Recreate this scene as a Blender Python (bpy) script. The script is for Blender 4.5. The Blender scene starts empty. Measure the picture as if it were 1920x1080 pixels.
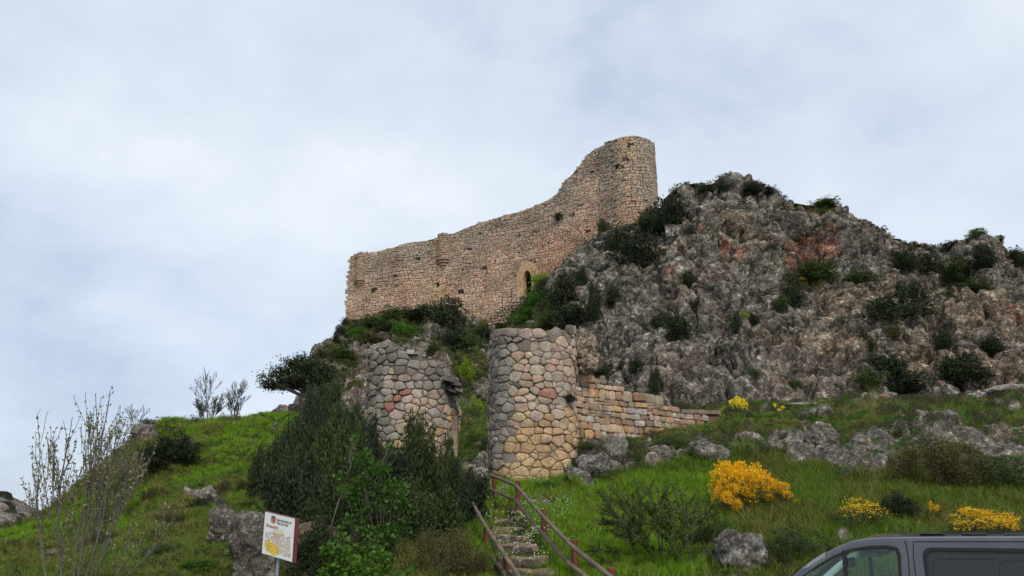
import bpy, math, random
import numpy as np
from mathutils import Vector, Matrix
from mathutils.bvhtree import BVHTree

# ------------------------------------------------------------------ camera, sky, sun
SC = bpy.context.scene
COL = SC.collection
F = 1397.0
PITCH = math.radians(17.7)
CT, ST = math.cos(PITCH), math.sin(PITCH)
EYE = np.array((0.0, 0.0, 1.7))
cam_data = bpy.data.cameras.new('camera')
cam = bpy.data.objects.new('camera', cam_data)
COL.objects.link(cam)
cam.location = EYE
cam.rotation_euler = (math.radians(90) + PITCH, 0, 0)
cam_data.sensor_width = 36.0
cam_data.lens = 36.0 * F / 1920.0
cam_data.clip_start = 0.05
cam_data.clip_end = 3000
SC.camera = cam
SC.view_settings.view_transform = 'Standard'
SC.view_settings.look = 'None'
SC.view_settings.exposure = 0.62
SC.view_settings.gamma = 1.0
SC.view_settings.use_curve_mapping = False
SC.render.engine = 'CYCLES'
SC.cycles.max_bounces = 5
SC.cycles.diffuse_bounces = 3
SC.cycles.glossy_bounces = 2
SC.cycles.transmission_bounces = 4
SC.cycles.transparent_max_bounces = 6

SUN_EL, SUN_AZ = math.radians(42), math.radians(163)   # azimuth from +Y towards +X: behind the camera, a little to its right
world = bpy.data.worlds.new('World')
SC.world = world
world.use_nodes = True
nt = world.node_tree
nt.nodes.clear()
def N(nt, typ, **kw):
    n = nt.nodes.new(typ)
    for k, v in kw.items():
        if k in ('x',):
            continue
        setattr(n, k, v)
    return n
sky = N(nt, 'ShaderNodeTexSky', sky_type='NISHITA', sun_disc=False, sun_elevation=SUN_EL, sun_rotation=SUN_AZ)
bg1 = N(nt, 'ShaderNodeBackground'); bg1.inputs['Strength'].default_value = 0.12
nt.links.new(sky.outputs[0], bg1.inputs['Color'])
tc = N(nt, 'ShaderNodeTexCoord')
mp = N(nt, 'ShaderNodeMapping'); mp.inputs['Scale'].default_value = (1.0, 1.0, 1.7); mp.inputs['Location'].default_value = (3.1, 0.4, 1.9)
nt.links.new(tc.outputs['Generated'], mp.inputs['Vector'])
n1 = N(nt, 'ShaderNodeTexNoise'); n1.inputs['Scale'].default_value = 1.7; n1.inputs['Detail'].default_value = 5; n1.inputs['Roughness'].default_value = 0.5; n1.inputs['Distortion'].default_value = 0.35
nt.links.new(mp.outputs[0], n1.inputs['Vector'])
n2 = N(nt, 'ShaderNodeTexNoise'); n2.inputs['Scale'].default_value = 5.5; n2.inputs['Detail'].default_value = 4; n2.inputs['Roughness'].default_value = 0.6; n2.inputs['Distortion'].default_value = 0.2
nt.links.new(mp.outputs[0], n2.inputs['Vector'])
mx = N(nt, 'ShaderNodeMath', operation='MULTIPLY_ADD'); mx.inputs[1].default_value = 0.28
nt.links.new(n2.outputs[0], mx.inputs[0])
m0 = N(nt, 'ShaderNodeMath', operation='MULTIPLY'); m0.inputs[1].default_value = 0.72
nt.links.new(n1.outputs[0], m0.inputs[0]); nt.links.new(m0.outputs[0], mx.inputs[2])
cr = N(nt, 'ShaderNodeValToRGB')
e = cr.color_ramp.elements
e[0].position = 0.36; e[0].color = (0.45, 0.53, 0.66, 1)
e[1].position = 0.76; e[1].color = (0.88, 0.91, 0.95, 1)
el = cr.color_ramp.elements.new(0.47); el.color = (0.59, 0.665, 0.765, 1)
el = cr.color_ramp.elements.new(0.58); el.color = (0.685, 0.75, 0.825, 1)
nt.links.new(mx.outputs[0], cr.inputs[0])
bg2 = N(nt, 'ShaderNodeBackground'); bg2.inputs['Strength'].default_value = 0.77
nt.links.new(cr.outputs[0], bg2.inputs['Color'])
mix = N(nt, 'ShaderNodeMixShader'); mix.inputs[0].default_value = 0.9
nt.links.new(bg1.outputs[0], mix.inputs[1]); nt.links.new(bg2.outputs[0], mix.inputs[2])
wo = N(nt, 'ShaderNodeOutputWorld')
nt.links.new(mix.outputs[0], wo.inputs[0])

sd = bpy.data.lights.new('sun', 'SUN')
sd.energy = 1.5; sd.angle = math.radians(11); sd.color = (1.0, 0.95, 0.87)
sun = bpy.data.objects.new('sun', sd); COL.objects.link(sun)
sun_dir = Vector((math.sin(SUN_AZ) * math.cos(SUN_EL), math.cos(SUN_AZ) * math.cos(SUN_EL), math.sin(SUN_EL)))
sun.rotation_euler = sun_dir.to_track_quat('Z', 'Y').to_euler()
sun.location = (0, 0, 60)

# ------------------------------------------------------------------ helpers
def at(px, py, Y):
    """point at world depth Y seen at pixel (px, py) of the 1920 px photograph"""
    dx = (px - 960.0) / F; dy = (540.0 - py) / F
    d = np.array((dx, CT - ST * dy, ST + CT * dy))
    return EYE + d * (Y / d[1])
def z_for(Y, py):
    k = (540.0 - py) / F
    return 1.7 + Y * (ST + k * CT) / (CT - k * ST)
def proj(P):
    P = np.asarray(P, float) - EYE
    dep = P[..., 1] * CT + P[..., 2] * ST
    up = -P[..., 1] * ST + P[..., 2] * CT
    return 960 + F * P[..., 0] / dep, 540 - F * up / dep
def mpp(px, py, Y):
    """metres per photograph pixel there"""
    P = at(px, py, Y) - EYE
    return (P[1] * CT + P[2] * ST) / F

_rs = np.random.RandomState(7)
_perm = _rs.permutation(1024); _perm = np.concatenate([_perm, _perm])
_gr = _rs.normal(size=(1024, 3)); _gr /= np.linalg.norm(_gr, axis=1)[:, None]
_wp = _rs.rand(1024, 3)
def _h(i, j, k):
    return _perm[(_perm[(_perm[i & 1023] + j) & 1023] + k) & 1023]
def noise(P):
    I = np.floor(P).astype(int); f = P - I
    u = f * f * f * (f * (f * 6 - 15) + 10)
    out = 0
    for a in (0, 1):
        wa = u[:, 0] if a else 1 - u[:, 0]
        for b in (0, 1):
            wb = u[:, 1] if b else 1 - u[:, 1]
            for c in (0, 1):
                wc = u[:, 2] if c else 1 - u[:, 2]
                g = _gr[_h(I[:, 0] + a, I[:, 1] + b, I[:, 2] + c)]
                out = out + wa * wb * wc * ((f - (a, b, c)) * g).sum(1)
    return out * 1.5
def fbm(P, s, octv=4, r=0.5):
    out = 0; amp = 1; Q = P / s
    for o in range(octv):
        out = out + amp * noise(Q + 17.3 * o); amp *= r; Q = Q * 2.03
    return out
def worley(P):
    """F1 and F2 distances"""
    I = np.floor(P).astype(int)
    f1 = np.full(len(P), 9.0); f2 = np.full(len(P), 9.0); cid = np.zeros(len(P), int)
    for a in (-1, 0, 1):
        for b in (-1, 0, 1):
            for c in (-1, 0, 1):
                h = _h(I[:, 0] + a, I[:, 1] + b, I[:, 2] + c)
                d = I + (a, b, c) + _wp[h] - P
                d = np.sqrt((d * d).sum(1))
                nearer = d < f1
                f2 = np.where(nearer, f1, np.minimum(f2, d))
                cid = np.where(nearer, h, cid)
                f1 = np.where(nearer, d, f1)
    return f1, f2, cid

def mesh_obj(name, V, Fc, mat=None, parent=None, smooth=False, link=True):
    me = bpy.data.meshes.new(name)
    if isinstance(Fc, np.ndarray):
        V = np.asarray(V, dtype=np.float32)
        k = Fc.shape[1]
        me.vertices.add(len(V)); me.vertices.foreach_set('co', V.ravel())
        me.loops.add(Fc.size); me.loops.foreach_set('vertex_index', Fc.ravel().astype(np.int32))
        me.polygons.add(len(Fc)); me.polygons.foreach_set('loop_start', np.arange(0, Fc.size, k, dtype=np.int32))
        me.update(calc_edges=True)
    else:
        me.from_pydata([tuple(v) for v in V], [], Fc)
        me.update()
    if smooth:
        me.polygons.foreach_set('use_smooth', np.ones(len(me.polygons), dtype=bool))
    if mat is not None:
        for m in (mat if isinstance(mat, (list, tuple)) else [mat]):
            me.materials.append(m)
    o = bpy.data.objects.new(name, me)
    if link:
        COL.objects.link(o)
    if parent is not None:
        o.parent = parent
    return o
def empty(name, loc, label=None, cat=None, group=None, rz=0.0):
    o = bpy.data.objects.new(name, None); COL.objects.link(o)
    o.location = loc; o.rotation_euler = (0, 0, rz); o.empty_display_size = 0.1
    tag(o, label, cat, group)
    return o
def tag(o, label=None, cat=None, group=None, kind=None):
    if label: o['label'] = label
    if cat: o['category'] = cat
    if group: o['group'] = group
    if kind: o['kind'] = kind
    elif cat: o['kind'] = 'thing'
    return o
def attr_col(me, name, C):
    a = me.color_attributes.new(name, 'FLOAT_COLOR', 'POINT')
    C = np.asarray(C, dtype=np.float32)
    if C.shape[1] == 3:
        C = np.concatenate([C, np.ones((len(C), 1), np.float32)], 1)
    a.data.foreach_set('color', C.ravel())
def grid_faces(nr, nc):
    i = np.arange(nr - 1)[:, None] * nc + np.arange(nc - 1)[None, :]
    i = i.ravel()
    return np.stack([i, i + 1, i + nc + 1, i + nc], 1)
def sstep(x, a, b):
    t = np.clip((x - a) / (b - a), 0, 1); return t * t * (3 - 2 * t)

# ------------------------------------------------------------------ materials
def new_mat(name):
    m = bpy.data.materials.new(name); m.use_nodes = True
    nt = m.node_tree; nt.nodes.clear()
    out = nt.nodes.new('ShaderNodeOutputMaterial')
    b = nt.nodes.new('ShaderNodeBsdfPrincipled')
    nt.links.new(b.outputs[0], out.inputs[0])
    return m, nt, b
def L(nt, a, b): nt.links.new(a, b)
def tex_noise(nt, scale, detail=4, rough=0.6, vec=None, dist=0.0):
    n = nt.nodes.new('ShaderNodeTexNoise')
    n.inputs['Scale'].default_value = scale; n.inputs['Detail'].default_value = detail
    n.inputs['Roughness'].default_value = rough; n.inputs['Distortion'].default_value = dist
    if vec is not None: L(nt, vec, n.inputs['Vector'])
    return n
def ramp(nt, src, stops):
    r = nt.nodes.new('ShaderNodeValToRGB'); el = r.color_ramp.elements
    while len(el) < len(stops): el.new(0.5)
    for e_, (p, c) in zip(el, stops):
        e_.position = p; e_.color = (*c, 1) if len(c) == 3 else c
    if src is not None: L(nt, src, r.inputs[0])
    return r
def mixc(nt, fac, a, b, mode='MIX'):
    m = nt.nodes.new('ShaderNodeMix'); m.data_type = 'RGBA'; m.blend_type = mode
    for s, v in ((m.inputs[0], fac), (m.inputs[6], a), (m.inputs[7], b)):
        if isinstance(v, (int, float)): s.default_value = v
        elif isinstance(v, tuple): s.default_value = (*v, 1)
        else: L(nt, v, s)
    return m.outputs[2]
def bump(nt, b, h, strength, dist):
    n = nt.nodes.new('ShaderNodeBump'); n.inputs['Strength'].default_value = strength; n.inputs['Distance'].default_value = dist
    L(nt, h, n.inputs['Height']); L(nt, n.outputs[0], b.inputs['Normal'])
    return n
def geo_pos(nt):
    return nt.nodes.new('ShaderNodeNewGeometry')
def simple_mat(name, col, rough=0.8, metal=0.0, vary=0.15, nscale=6.0, bmp=0.0, spec=0.3):
    m, nt, b = new_mat(name)
    g = geo_pos(nt)
    n = tex_noise(nt, nscale, 4, 0.6, g.outputs['Position'])
    r = ramp(nt, n.outputs[0], [(0.3, tuple(c * (1 - vary) for c in col)), (0.7, tuple(min(1, c * (1 + vary)) for c in col))])
    L(nt, r.outputs[0], b.inputs['Base Color'])
    b.inputs['Roughness'].default_value = rough; b.inputs['Metallic'].default_value = metal
    b.inputs['Specular IOR Level'].default_value = spec
    if bmp: bump(nt, b, n.outputs[0], 0.6, bmp)
    return m

def stone_mat(name, fine=18.0, bmp=0.02, strong=0):
    """masonry: the colour of each stone is stored on it, the material adds lichen, pits and grain"""
    m, nt, b = new_mat(name)
    g = geo_pos(nt)
    a = nt.nodes.new('ShaderNodeAttribute'); a.attribute_name = 'Col'
    n1 = tex_noise(nt, fine, 6, 0.7, g.outputs['Position'])
    n2 = tex_noise(nt, fine * 0.28, 5, 0.65, g.outputs['Position'])
    v = ramp(nt, n1.outputs[0], [(0.30, (0.30, 0.29, 0.28)), (0.47, (0.9, 0.9, 0.9)), (0.58, (1.08, 1.07, 1.05)), (0.72, (1.6, 1.57, 1.5))])
    c = mixc(nt, 1.0, a.outputs['Color'], v.outputs[0], 'MULTIPLY')
    if strong:
        n3 = tex_noise(nt, 2.2, 4, .6, g.outputs['Position'])
        c = mixc(nt, .9, c, ramp(nt, n3.outputs[0], [(.32, (.58, .57, .56)), (.5, (.98, .97, .95)), (.68, (1.22, 1.19, 1.12))]).outputs[0], 'MULTIPLY')
    lic = ramp(nt, n2.outputs[0], [(0.50, (0, 0, 0)), (0.66, (1, 1, 1))])
    c = mixc(nt, lic.outputs[0], c, mixc(nt, 0.5, c, (0.20, 0.19, 0.175)))
    L(nt, c, b.inputs['Base Color'])
    b.inputs['Roughness'].default_value = 0.92; b.inputs['Specular IOR Level'].default_value = 0.15
    bump(nt, b, n1.outputs[0], 0.9, bmp)
    return m
M_stone = stone_mat('dressed_rubble_stone', 20, 0.03, strong=1)
M_castle = stone_mat('castle_stone', 5, 0.06)

def rock_mat(name, scale, contrast=1.0, bmp=1.0):
    """bare conglomerate: the stored colour times clasts of differing tone with dark joints, plus grain"""
    m, nt, b = new_mat(name)
    g = geo_pos(nt)
    a = nt.nodes.new('ShaderNodeAttribute'); a.attribute_name = 'Col'
    dn = tex_noise(nt, 1.6 * scale, 4, 0.65, g.outputs['Position'])
    vm = nt.nodes.new('ShaderNodeVectorMath'); vm.operation = 'MULTIPLY_ADD'; k = 0.9 / scale
    L(nt, dn.outputs['Color'], vm.inputs[0]); vm.inputs[1].default_value = (k, k, k); L(nt, g.outputs['Position'], vm.inputs[2])
    def voro(sc, feature='F1'):
        v = nt.nodes.new('ShaderNodeTexVoronoi'); v.inputs['Scale'].default_value = sc * scale; v.feature = feature
        L(nt, vm.outputs[0], v.inputs['Vector']); return v
    v1, v2 = voro(1.9), voro(4.6)
    e1 = voro(1.9, 'DISTANCE_TO_EDGE')
    n1 = tex_noise(nt, 7.0 * scale, 5, 0.75, g.outputs['Position'])
    n2 = tex_noise(nt, 0.55 * scale, 4, 0.6, g.outputs['Position'])
    def gray(src, pts): return ramp(nt, src, [(q, (c, c * .99, c * .975)) for q, c in pts]).outputs[0]
    sep1 = nt.nodes.new('ShaderNodeSeparateColor'); L(nt, v1.outputs['Color'], sep1.inputs[0])
    sep2 = nt.nodes.new('ShaderNodeSeparateColor'); L(nt, v2.outputs['Color'], sep2.inputs[0])
    c = mixc(nt, 0.8 * contrast, a.outputs['Color'], gray(sep1.outputs[0], [(0, .55), (.6, .95), (1, 1.55)]), 'MULTIPLY')
    c = mixc(nt, 0.9 * contrast, c, gray(sep2.outputs[1], [(0, .45), (.5, .9), (.85, 1.2), (1, 2.0)]), 'MULTIPLY')
    c = mixc(nt, contrast, c, gray(n1.outputs[0], [(.32, .35), (.47, .85), (.58, 1.1), (.72, 1.7)]), 'MULTIPLY')
    c = mixc(nt, 0.75 * contrast, c, gray(e1.outputs['Distance'], [(0, .30), (.06, .75), (.14, 1.05)]), 'MULTIPLY')
    c = mixc(nt, 0.9, c, gray(n2.outputs[0], [(.33, .60), (.5, 1.0), (.66, 1.35)]), 'MULTIPLY')
    L(nt, c, b.inputs['Base Color'])
    b.inputs['Roughness'].default_value = 0.95; b.inputs['Specular IOR Level'].default_value = 0.1
    s1 = nt.nodes.new('ShaderNodeMath'); s1.operation = 'MULTIPLY_ADD'; s1.inputs[1].default_value = -0.5
    L(nt, v2.outputs['Distance'], s1.inputs[0]); L(nt, n1.outputs[0], s1.inputs[2])
    s2 = nt.nodes.new('ShaderNodeMath'); s2.operation = 'MULTIPLY_ADD'; s2.inputs[1].default_value = -0.9
    L(nt, v1.outputs['Distance'], s2.inputs[0]); L(nt, s1.outputs[0], s2.inputs[2])
    bump(nt, b, s2.outputs[0], 0.8 * bmp, 0.16 / scale)
    return m
M_cliff = rock_mat('cliff_rock', 1.25)
M_boulder = rock_mat('boulder_rock', 5.5, contrast=.85)
M_rock = rock_mat('outcrop_rock', 2.6, contrast=.9)

def leaf_mat(name, cols, rough=0.6, trans=0.25, patch=None, obj_rand=0.25):
    """leaves and blades: hue varies leaf by leaf and plant by plant"""
    m = bpy.data.materials.new(name); m.use_nodes = True
    nt = m.node_tree; nt.nodes.clear()
    out = nt.nodes.new('ShaderNodeOutputMaterial')
    g = geo_pos(nt); oi = nt.nodes.new('ShaderNodeObjectInfo')
    r = ramp(nt, g.outputs['Random Per Island'], [(i / max(1, len(cols) - 1), c) for i, c in enumerate(cols)])
    lo = 1 - obj_rand; hi = 1 + obj_rand
    r2 = ramp(nt, oi.outputs['Random'], [(0, (lo, lo, lo)), (1, (hi, hi * 0.98, hi * 0.9))])
    c = mixc(nt, 1.0, r.outputs[0], r2.outputs[0], 'MULTIPLY')
    if patch:
        n = tex_noise(nt, patch[0], 3, 0.6, g.outputs['Position'])
        f = ramp(nt, n.outputs[0], [(patch[1], (0, 0, 0)), (patch[2], (1, 1, 1))])
        c = mixc(nt, f.outputs[0], c, mixc(nt, 0.8, c, patch[3]))
    b = nt.nodes.new('ShaderNodeBsdfPrincipled')
    L(nt, c, b.inputs['Base Color']); b.inputs['Roughness'].default_value = rough
    b.inputs['Specular IOR Level'].default_value = 0.2
    t = nt.nodes.new('ShaderNodeBsdfTranslucent')
    L(nt, mixc(nt, 1.0, c, (1.3, 1.4, 0.6), 'MULTIPLY'), t.inputs['Color'])
    ms = nt.nodes.new('ShaderNodeMixShader'); ms.inputs[0].default_value = trans
    L(nt, b.outputs[0], ms.inputs[1]); L(nt, t.outputs[0], ms.inputs[2]); L(nt, ms.outputs[0], out.inputs[0])
    return m

M_bark = simple_mat('bark', (0.085, 0.075, 0.065), 0.9, nscale=30, vary=0.5)
M_bark_grey = simple_mat('grey_bark', (0.30, 0.28, 0.25), 0.9, nscale=30, vary=0.4)
# ------------------------------------------------------------------ terrain
def patch(rows, knots_px, n_cols, n_rows, px_range):
    """rows: list of functions px -> (py, Y). Returns a grid of world points (rows x cols)"""
    pxs = np.interp(np.linspace(0, 1, n_cols), [0, 0.07, 0.91, 1.0], [px_range[0], knots_px[0], knots_px[1], px_range[1]])
    C = np.zeros((len(rows), n_cols, 3))
    for r, row in enumerate(rows):
        xs = np.array([k[0] for k in row], float); pys = np.array([k[1] for k in row], float); Ys = np.array([k[2] for k in row], float)
        py = np.interp(pxs, xs, pys); Y = np.interp(pxs, xs, Ys)
        dx = (pxs - 960) / F; dy = (540 - py) / F
        d1 = CT - ST * dy; dz = ST + CT * dy
        C[r, :, 0] = dx * Y / d1; C[r, :, 1] = Y; C[r, :, 2] = 1.7 + dz * Y / d1
    return pxs, C
def fill_rows(C, counts):
    """Catmull-Rom between the control rows"""
    out = []
    R = len(C)
    for r in range(R - 1):
        p0 = C[max(r - 1, 0)]; p1 = C[r]; p2 = C[r + 1]; p3 = C[min(r + 2, R - 1)]
        n = counts[r]
        for i in range(n + (1 if r == R - 2 else 0)):
            t = i / n
            lin = p1 * (1 - t) + p2 * t
            cr_ = 0.5 * ((2 * p1) + (-p0 + p2) * t + (2 * p0 - 5 * p1 + 4 * p2 - p3) * t * t + (-p0 + 3 * p1 - 3 * p2 + p3) * t ** 3)
            out.append(0.45 * lin + 0.55 * cr_)
    return np.array(out)
def grid_normals(G):
    du = np.gradient(G, axis=1); dv = np.gradient(G, axis=0)
    n = np.cross(du, dv); n /= np.linalg.norm(n, axis=2)[:, :, None] + 1e-9
    return n
def smooth_cols(A, k):
    ker = np.hanning(k + 2)[1:-1]; ker /= ker.sum()
    pad = k // 2
    for r in range(A.shape[0]):
        for c in range(A.shape[2]):
            A[r, :, c] = np.convolve(np.pad(A[r, :, c], (pad, k - 1 - pad), mode='edge'), ker, 'valid')
    return A

# --- hillside (from the car park edge to the terrace crest and the grassy hill)
H_A = [(-900, 0, 0)]
def hill_row(y_of):    # list (px, py, Y)
    return y_of
rowB = [(-900, 1100, 13), (0, 1100, 13), (500, 1100, 13), (900, 1100, 12.8), (1000, 1098, 12.8), (1300, 1090, 12.5), (1500, 1070, 12.5), (2000, 1060, 12.5), (2800, 1060, 12)]
rowC = [(-900, 1060, 18), (0, 1058, 19), (120, 1050, 19), (300, 1020, 19), (500, 990, 19), (700, 985, 18.5), (900, 985, 18.5), (1000, 975, 18.5), (1150, 970, 18), (1350, 960, 17), (1500, 960, 16.5), (1750, 950, 16.5), (2000, 950, 16.5), (2800, 960, 16)]
rowD = [(-900, 1020, 27), (0, 1020, 27), (100, 1003, 27), (250, 935, 28), (400, 890, 29), (520, 880, 28), (700, 900, 25), (880, 915, 24), (920, 912, 23.8), (1090, 900, 23.6), (1200, 893, 22.5), (1350, 888, 22), (1500, 885, 21.5), (1750, 885, 21), (1950, 880, 21), (2800, 880, 21)]
rowD2 = [(-900, 1000, 33), (0, 1003, 33), (100, 975, 33), (200, 895, 34), (250, 850, 35), (400, 830, 35), (520, 820, 35), (700, 850, 29), (880, 830, 27.5), (930, 850, 27), (1080, 838, 25.5), (1200, 828, 25.5), (1280, 815, 26), (1345, 800, 27), (1500, 800, 26.5), (1750, 795, 26), (1850, 800, 26), (1950, 800, 26), (2800, 800, 26)]
rowE = [(-900, 990, 38), (0, 996, 38), (60, 982, 38), (130, 940, 38), (200, 880, 38), (235, 838, 38.5), (262, 812, 39), (300, 795, 40), (350, 791, 41), (490, 786, 42), (600, 770, 41), (700, 770, 40), (870, 755, 40), (930, 760, 40), (1080, 790, 38), (1200, 782, 37), (1345, 764, 37), (1450, 758, 37), (1560, 752, 37), (1700, 752, 37), (1850, 748, 36.5), (1920, 738, 36), (2100, 730, 35), (2800, 720, 35)]
pxr, C = patch([rowB, rowC, rowD, rowD2, rowE], (-60, 1990), 760, 0, (-900, 2800))
C = smooth_cols(C, 15)
# front row at the car park edge, back rows beyond the crest
front = C[0].copy(); sc_ = 9.7 / front[:, 1]; front[:, 0] *= sc_; front[:, 1] = 9.7; front[:, 2] = -0.08
back1 = C[4].copy(); 
lo = sstep(pxr, 300, 620)
Yn = C[4][:, 1] + 4; back1[:, 0] *= Yn / back1[:, 1]; back1[:, 1] = Yn; back1[:, 2] = C[4][:, 2] - 0.25 * (1 - lo) - 0.15 * lo
back2 = C[4].copy(); Yn = C[4][:, 1] + 22; back2[:, 0] *= Yn / back2[:, 1]; back2[:, 1] = Yn; back2[:, 2] = C[4][:, 2] - 7.0 * (1 - lo) - 0.8 * lo
Cc = np.concatenate([front[None], C, back1[None], back2[None]])
HG = fill_rows(Cc, [14, 70, 80, 60, 60, 14, 14])
Hn = grid_normals(HG)
# regions of bare rock on the hillside, as soft ellipses (px, py, rx, ry)
ROCKS_H = [(1125, 868, 62, 36, .9), (1225, 860, 42, 30, .9), (1290, 868, 40, 22, .55), (1380, 850, 60, 26, .6), (1330, 850, 40, 24, .6), (1520, 850, 55, 48, 1), (1600, 868, 70, 36, .9), (1450, 835, 60, 25, .5), (1660, 838, 60, 40, .8), (1745, 818, 70, 34, 1), (1840, 838, 80, 30, 1), (1900, 870, 60, 40, .9), (1810, 860, 60, 40, .7), (1930, 850, 80, 40, .9),
           (310, 985, 24, 18, .45), (280, 1030, 50, 24, .5), (90, 1060, 50, 18, .45), (270, 820, 26, 22, .9), (262, 850, 20, 40, .6), (375, 938, 30, 14, .7), (420, 985, 26, 30, 1), (450, 1040, 30, 40, .8), (610, 1030, 60, 50, .8),
           (1620, 752, 40, 8, .8), (890, 880, 26, 40, .7), (1100, 905, 26, 18, .8), (700, 800, 60, 50, .4), (1560, 780, 40, 10, .5), (1905, 750, 60, 18, .7), (1440, 780, 30, 8, .6)]
def soft(px, py, L_):
    out = np.zeros_like(px)
    for e_ in L_:
        w = e_[4] if len(e_) > 4 else 1
        d = ((px - e_[0]) / e_[2]) ** 2 + ((py - e_[1]) / e_[3]) ** 2
        out = np.maximum(out, w * np.clip(1.5 - d, 0, 1) )
    return out
P = HG.reshape(-1, 3)
fpx, fpy = proj(P)
rk = soft(fpx, fpy, ROCKS_H)
nz = fbm(P, 1.1, 4)
rk = sstep(rk + 0.75 * nz, 0.50, 0.66)
nrm = Hn.reshape(-1, 3)
f1, f2, cid = worley(P / 1.15 + 0.25 * noise(P / 0.5)[:, None])
g1, g2, cid2 = worley(P / 0.36 + 0.25 * noise(P / 0.2)[:, None])
lump = (0.62 - f1) * 0.75 + (0.5 - g1) * 0.22 + 0.35 * fbm(P, 1.6, 4)
crest_fade = 1.0
soil = (0.16 + .30 * sstep(fpx, 620, 480)) * fbm(P, 3.0, 4) + (0.04 + .05 * sstep(fpx, 620, 480)) * fbm(P, 0.6, 3)
onpath = np.exp(-((P[:, 0] - (0.15 - 0.03 * (P[:, 1] - 12))) / 0.9) ** 2) * (P[:, 1] < 22)
amt = np.clip((P[:, 1] - 10) / 2.5, 0, 1)
D = (soil * (1 - rk) + (lump * 0.8 + 0.12) * rk) * amt * (1 - 0.8 * onpath)
P2 = P + nrm * D[:, None]
dirt = fbm(P, 2.3, 4)
grassC = np.array((0.060, 0.075, 0.016)); soilC = np.array((0.075, 0.055, 0.032)); rockC = np.array((0.19, 0.175, 0.155))
mixd = sstep(dirt, -0.1, 0.5)[:, None]
base = grassC * (1 - mixd * .7) + soilC * mixd * .7
rc = rockC * (0.75 + 0.5 * _wp[cid][:, :1]) * np.where(_wp[cid2][:, 1:2] > 0.8, 1.25, 0.95)
warm = np.array((0.22, 0.16, 0.11))
wv = (sstep(fbm(P, 3.1, 3), 0.05, 0.5) * 0.5)[:, None]
rc = rc * (1 - wv) + warm * wv
colr = base * (1 - rk[:, None]) + rc * rk[:, None]
hill_grid = P2.reshape(HG.shape)
hillside = mesh_obj('hillside', P2, grid_faces(*HG.shape[:2]), M_rock, smooth=False)
attr_col(hillside.data, 'Col', colr)
tag(hillside, kind='structure', label='grassy hillside with rock outcrops rising to the terrace under the cliff')
hill_rk = rk.reshape(HG.shape[:2])

# --- castle mound and cliff, one ridge
crest = [(300, 860, 50), (380, 830, 54), (480, 800, 60), (540, 762, 68), (575, 715, 74), (600, 678, 80), (622, 640, 86), (648, 606, 97), (700, 592, 97), (750, 582, 96), (800, 574, 94), (850, 576, 93), (890, 592, 92), (920, 606, 91), (945, 592, 90), (965, 572, 89.2),
         (985, 556, 88.4), (1010, 530, 87.2), (1050, 502, 85.5), (1090, 460, 83.6), (1130, 430, 80.8), (1180, 422, 78.2), (1225, 402, 78.5), (1240, 384, 79), (1268, 352, 77), (1300, 342, 76), (1350, 341, 75), (1385, 334, 74), (1420, 346, 74), (1470, 372, 73.5), (1510, 382, 73), (1550, 377, 73), (1575, 388, 72.5), (1610, 407, 72), (1650, 413, 71),
         (1680, 437, 70.5), (1730, 447, 70), (1770, 457, 70), (1800, 452, 69), (1840, 438, 68.5), (1880, 441, 68), (1920, 466, 67), (1990, 500, 66), (2200, 560, 62), (2800, 640, 55)]
cx = np.array([c[0] for c in crest], float)
def mkrow(t, base_py, base_Y, g):
    out = []
    for (px, py, Y) in crest:
        b_py = np.interp(px, base_py[0], base_py[1]); bY = np.interp(px, base_Y[0], base_Y[1])
        out.append((px, b_py + (py - b_py) * t, bY + (Y - bY) * t ** g))
    return out
bpy_ = ([300, 480, 700, 2800], [900, 860, 830, 800]); bY_ = ([300, 480, 700, 900, 1100, 1340, 1920, 2800], [44, 48, 50, 50, 47, 46, 42.5, 40])
rows = [mkrow(0.0, bpy_, bY_, 1.3), mkrow(0.28, bpy_, bY_, 1.3), mkrow(0.55, bpy_, bY_, 1.35), mkrow(0.8, bpy_, bY_, 1.4), crest]
pxc, C = patch(rows, (480, 1990), 980, 0, (300, 2800))
C = smooth_cols(C, 5)
# behind the crest: a level bench under the castle, falling away elsewhere
isc = (sstep(pxc, 640, 655) * (1 - sstep(pxc, 1215, 1240)))
b1 = C[4].copy(); Yn = C[4][:, 1] + 1.6; b1[:, 0] *= Yn / b1[:, 1]; b1[:, 1] = Yn; b1[:, 2] = C[4][:, 2] - 0.5
b2 = C[4].copy(); Yn = C[4][:, 1] + 14; b2[:, 0] *= Yn / b2[:, 1]; b2[:, 1] = Yn; b2[:, 2] = C[4][:, 2] - 2.2 - 7 * (1 - isc)
b3 = C[4].copy(); Yn = C[4][:, 1] + 60; b3[:, 0] *= Yn / b3[:, 1]; b3[:, 1] = Yn; b3[:, 2] = -4
Cc = np.concatenate([C, b1[None], b2[None], b3[None]])
CG = fill_rows(Cc, [70, 110, 110, 100, 10, 14, 10])
Cn = grid_normals(CG)
P = CG.reshape(-1, 3); nrm = Cn.reshape(-1, 3)
fpx, fpy = proj(P)
rowi = np.repeat(np.arange(CG.shape[0]), CG.shape[1])
colpx = np.tile(pxc, CG.shape[0])
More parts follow.
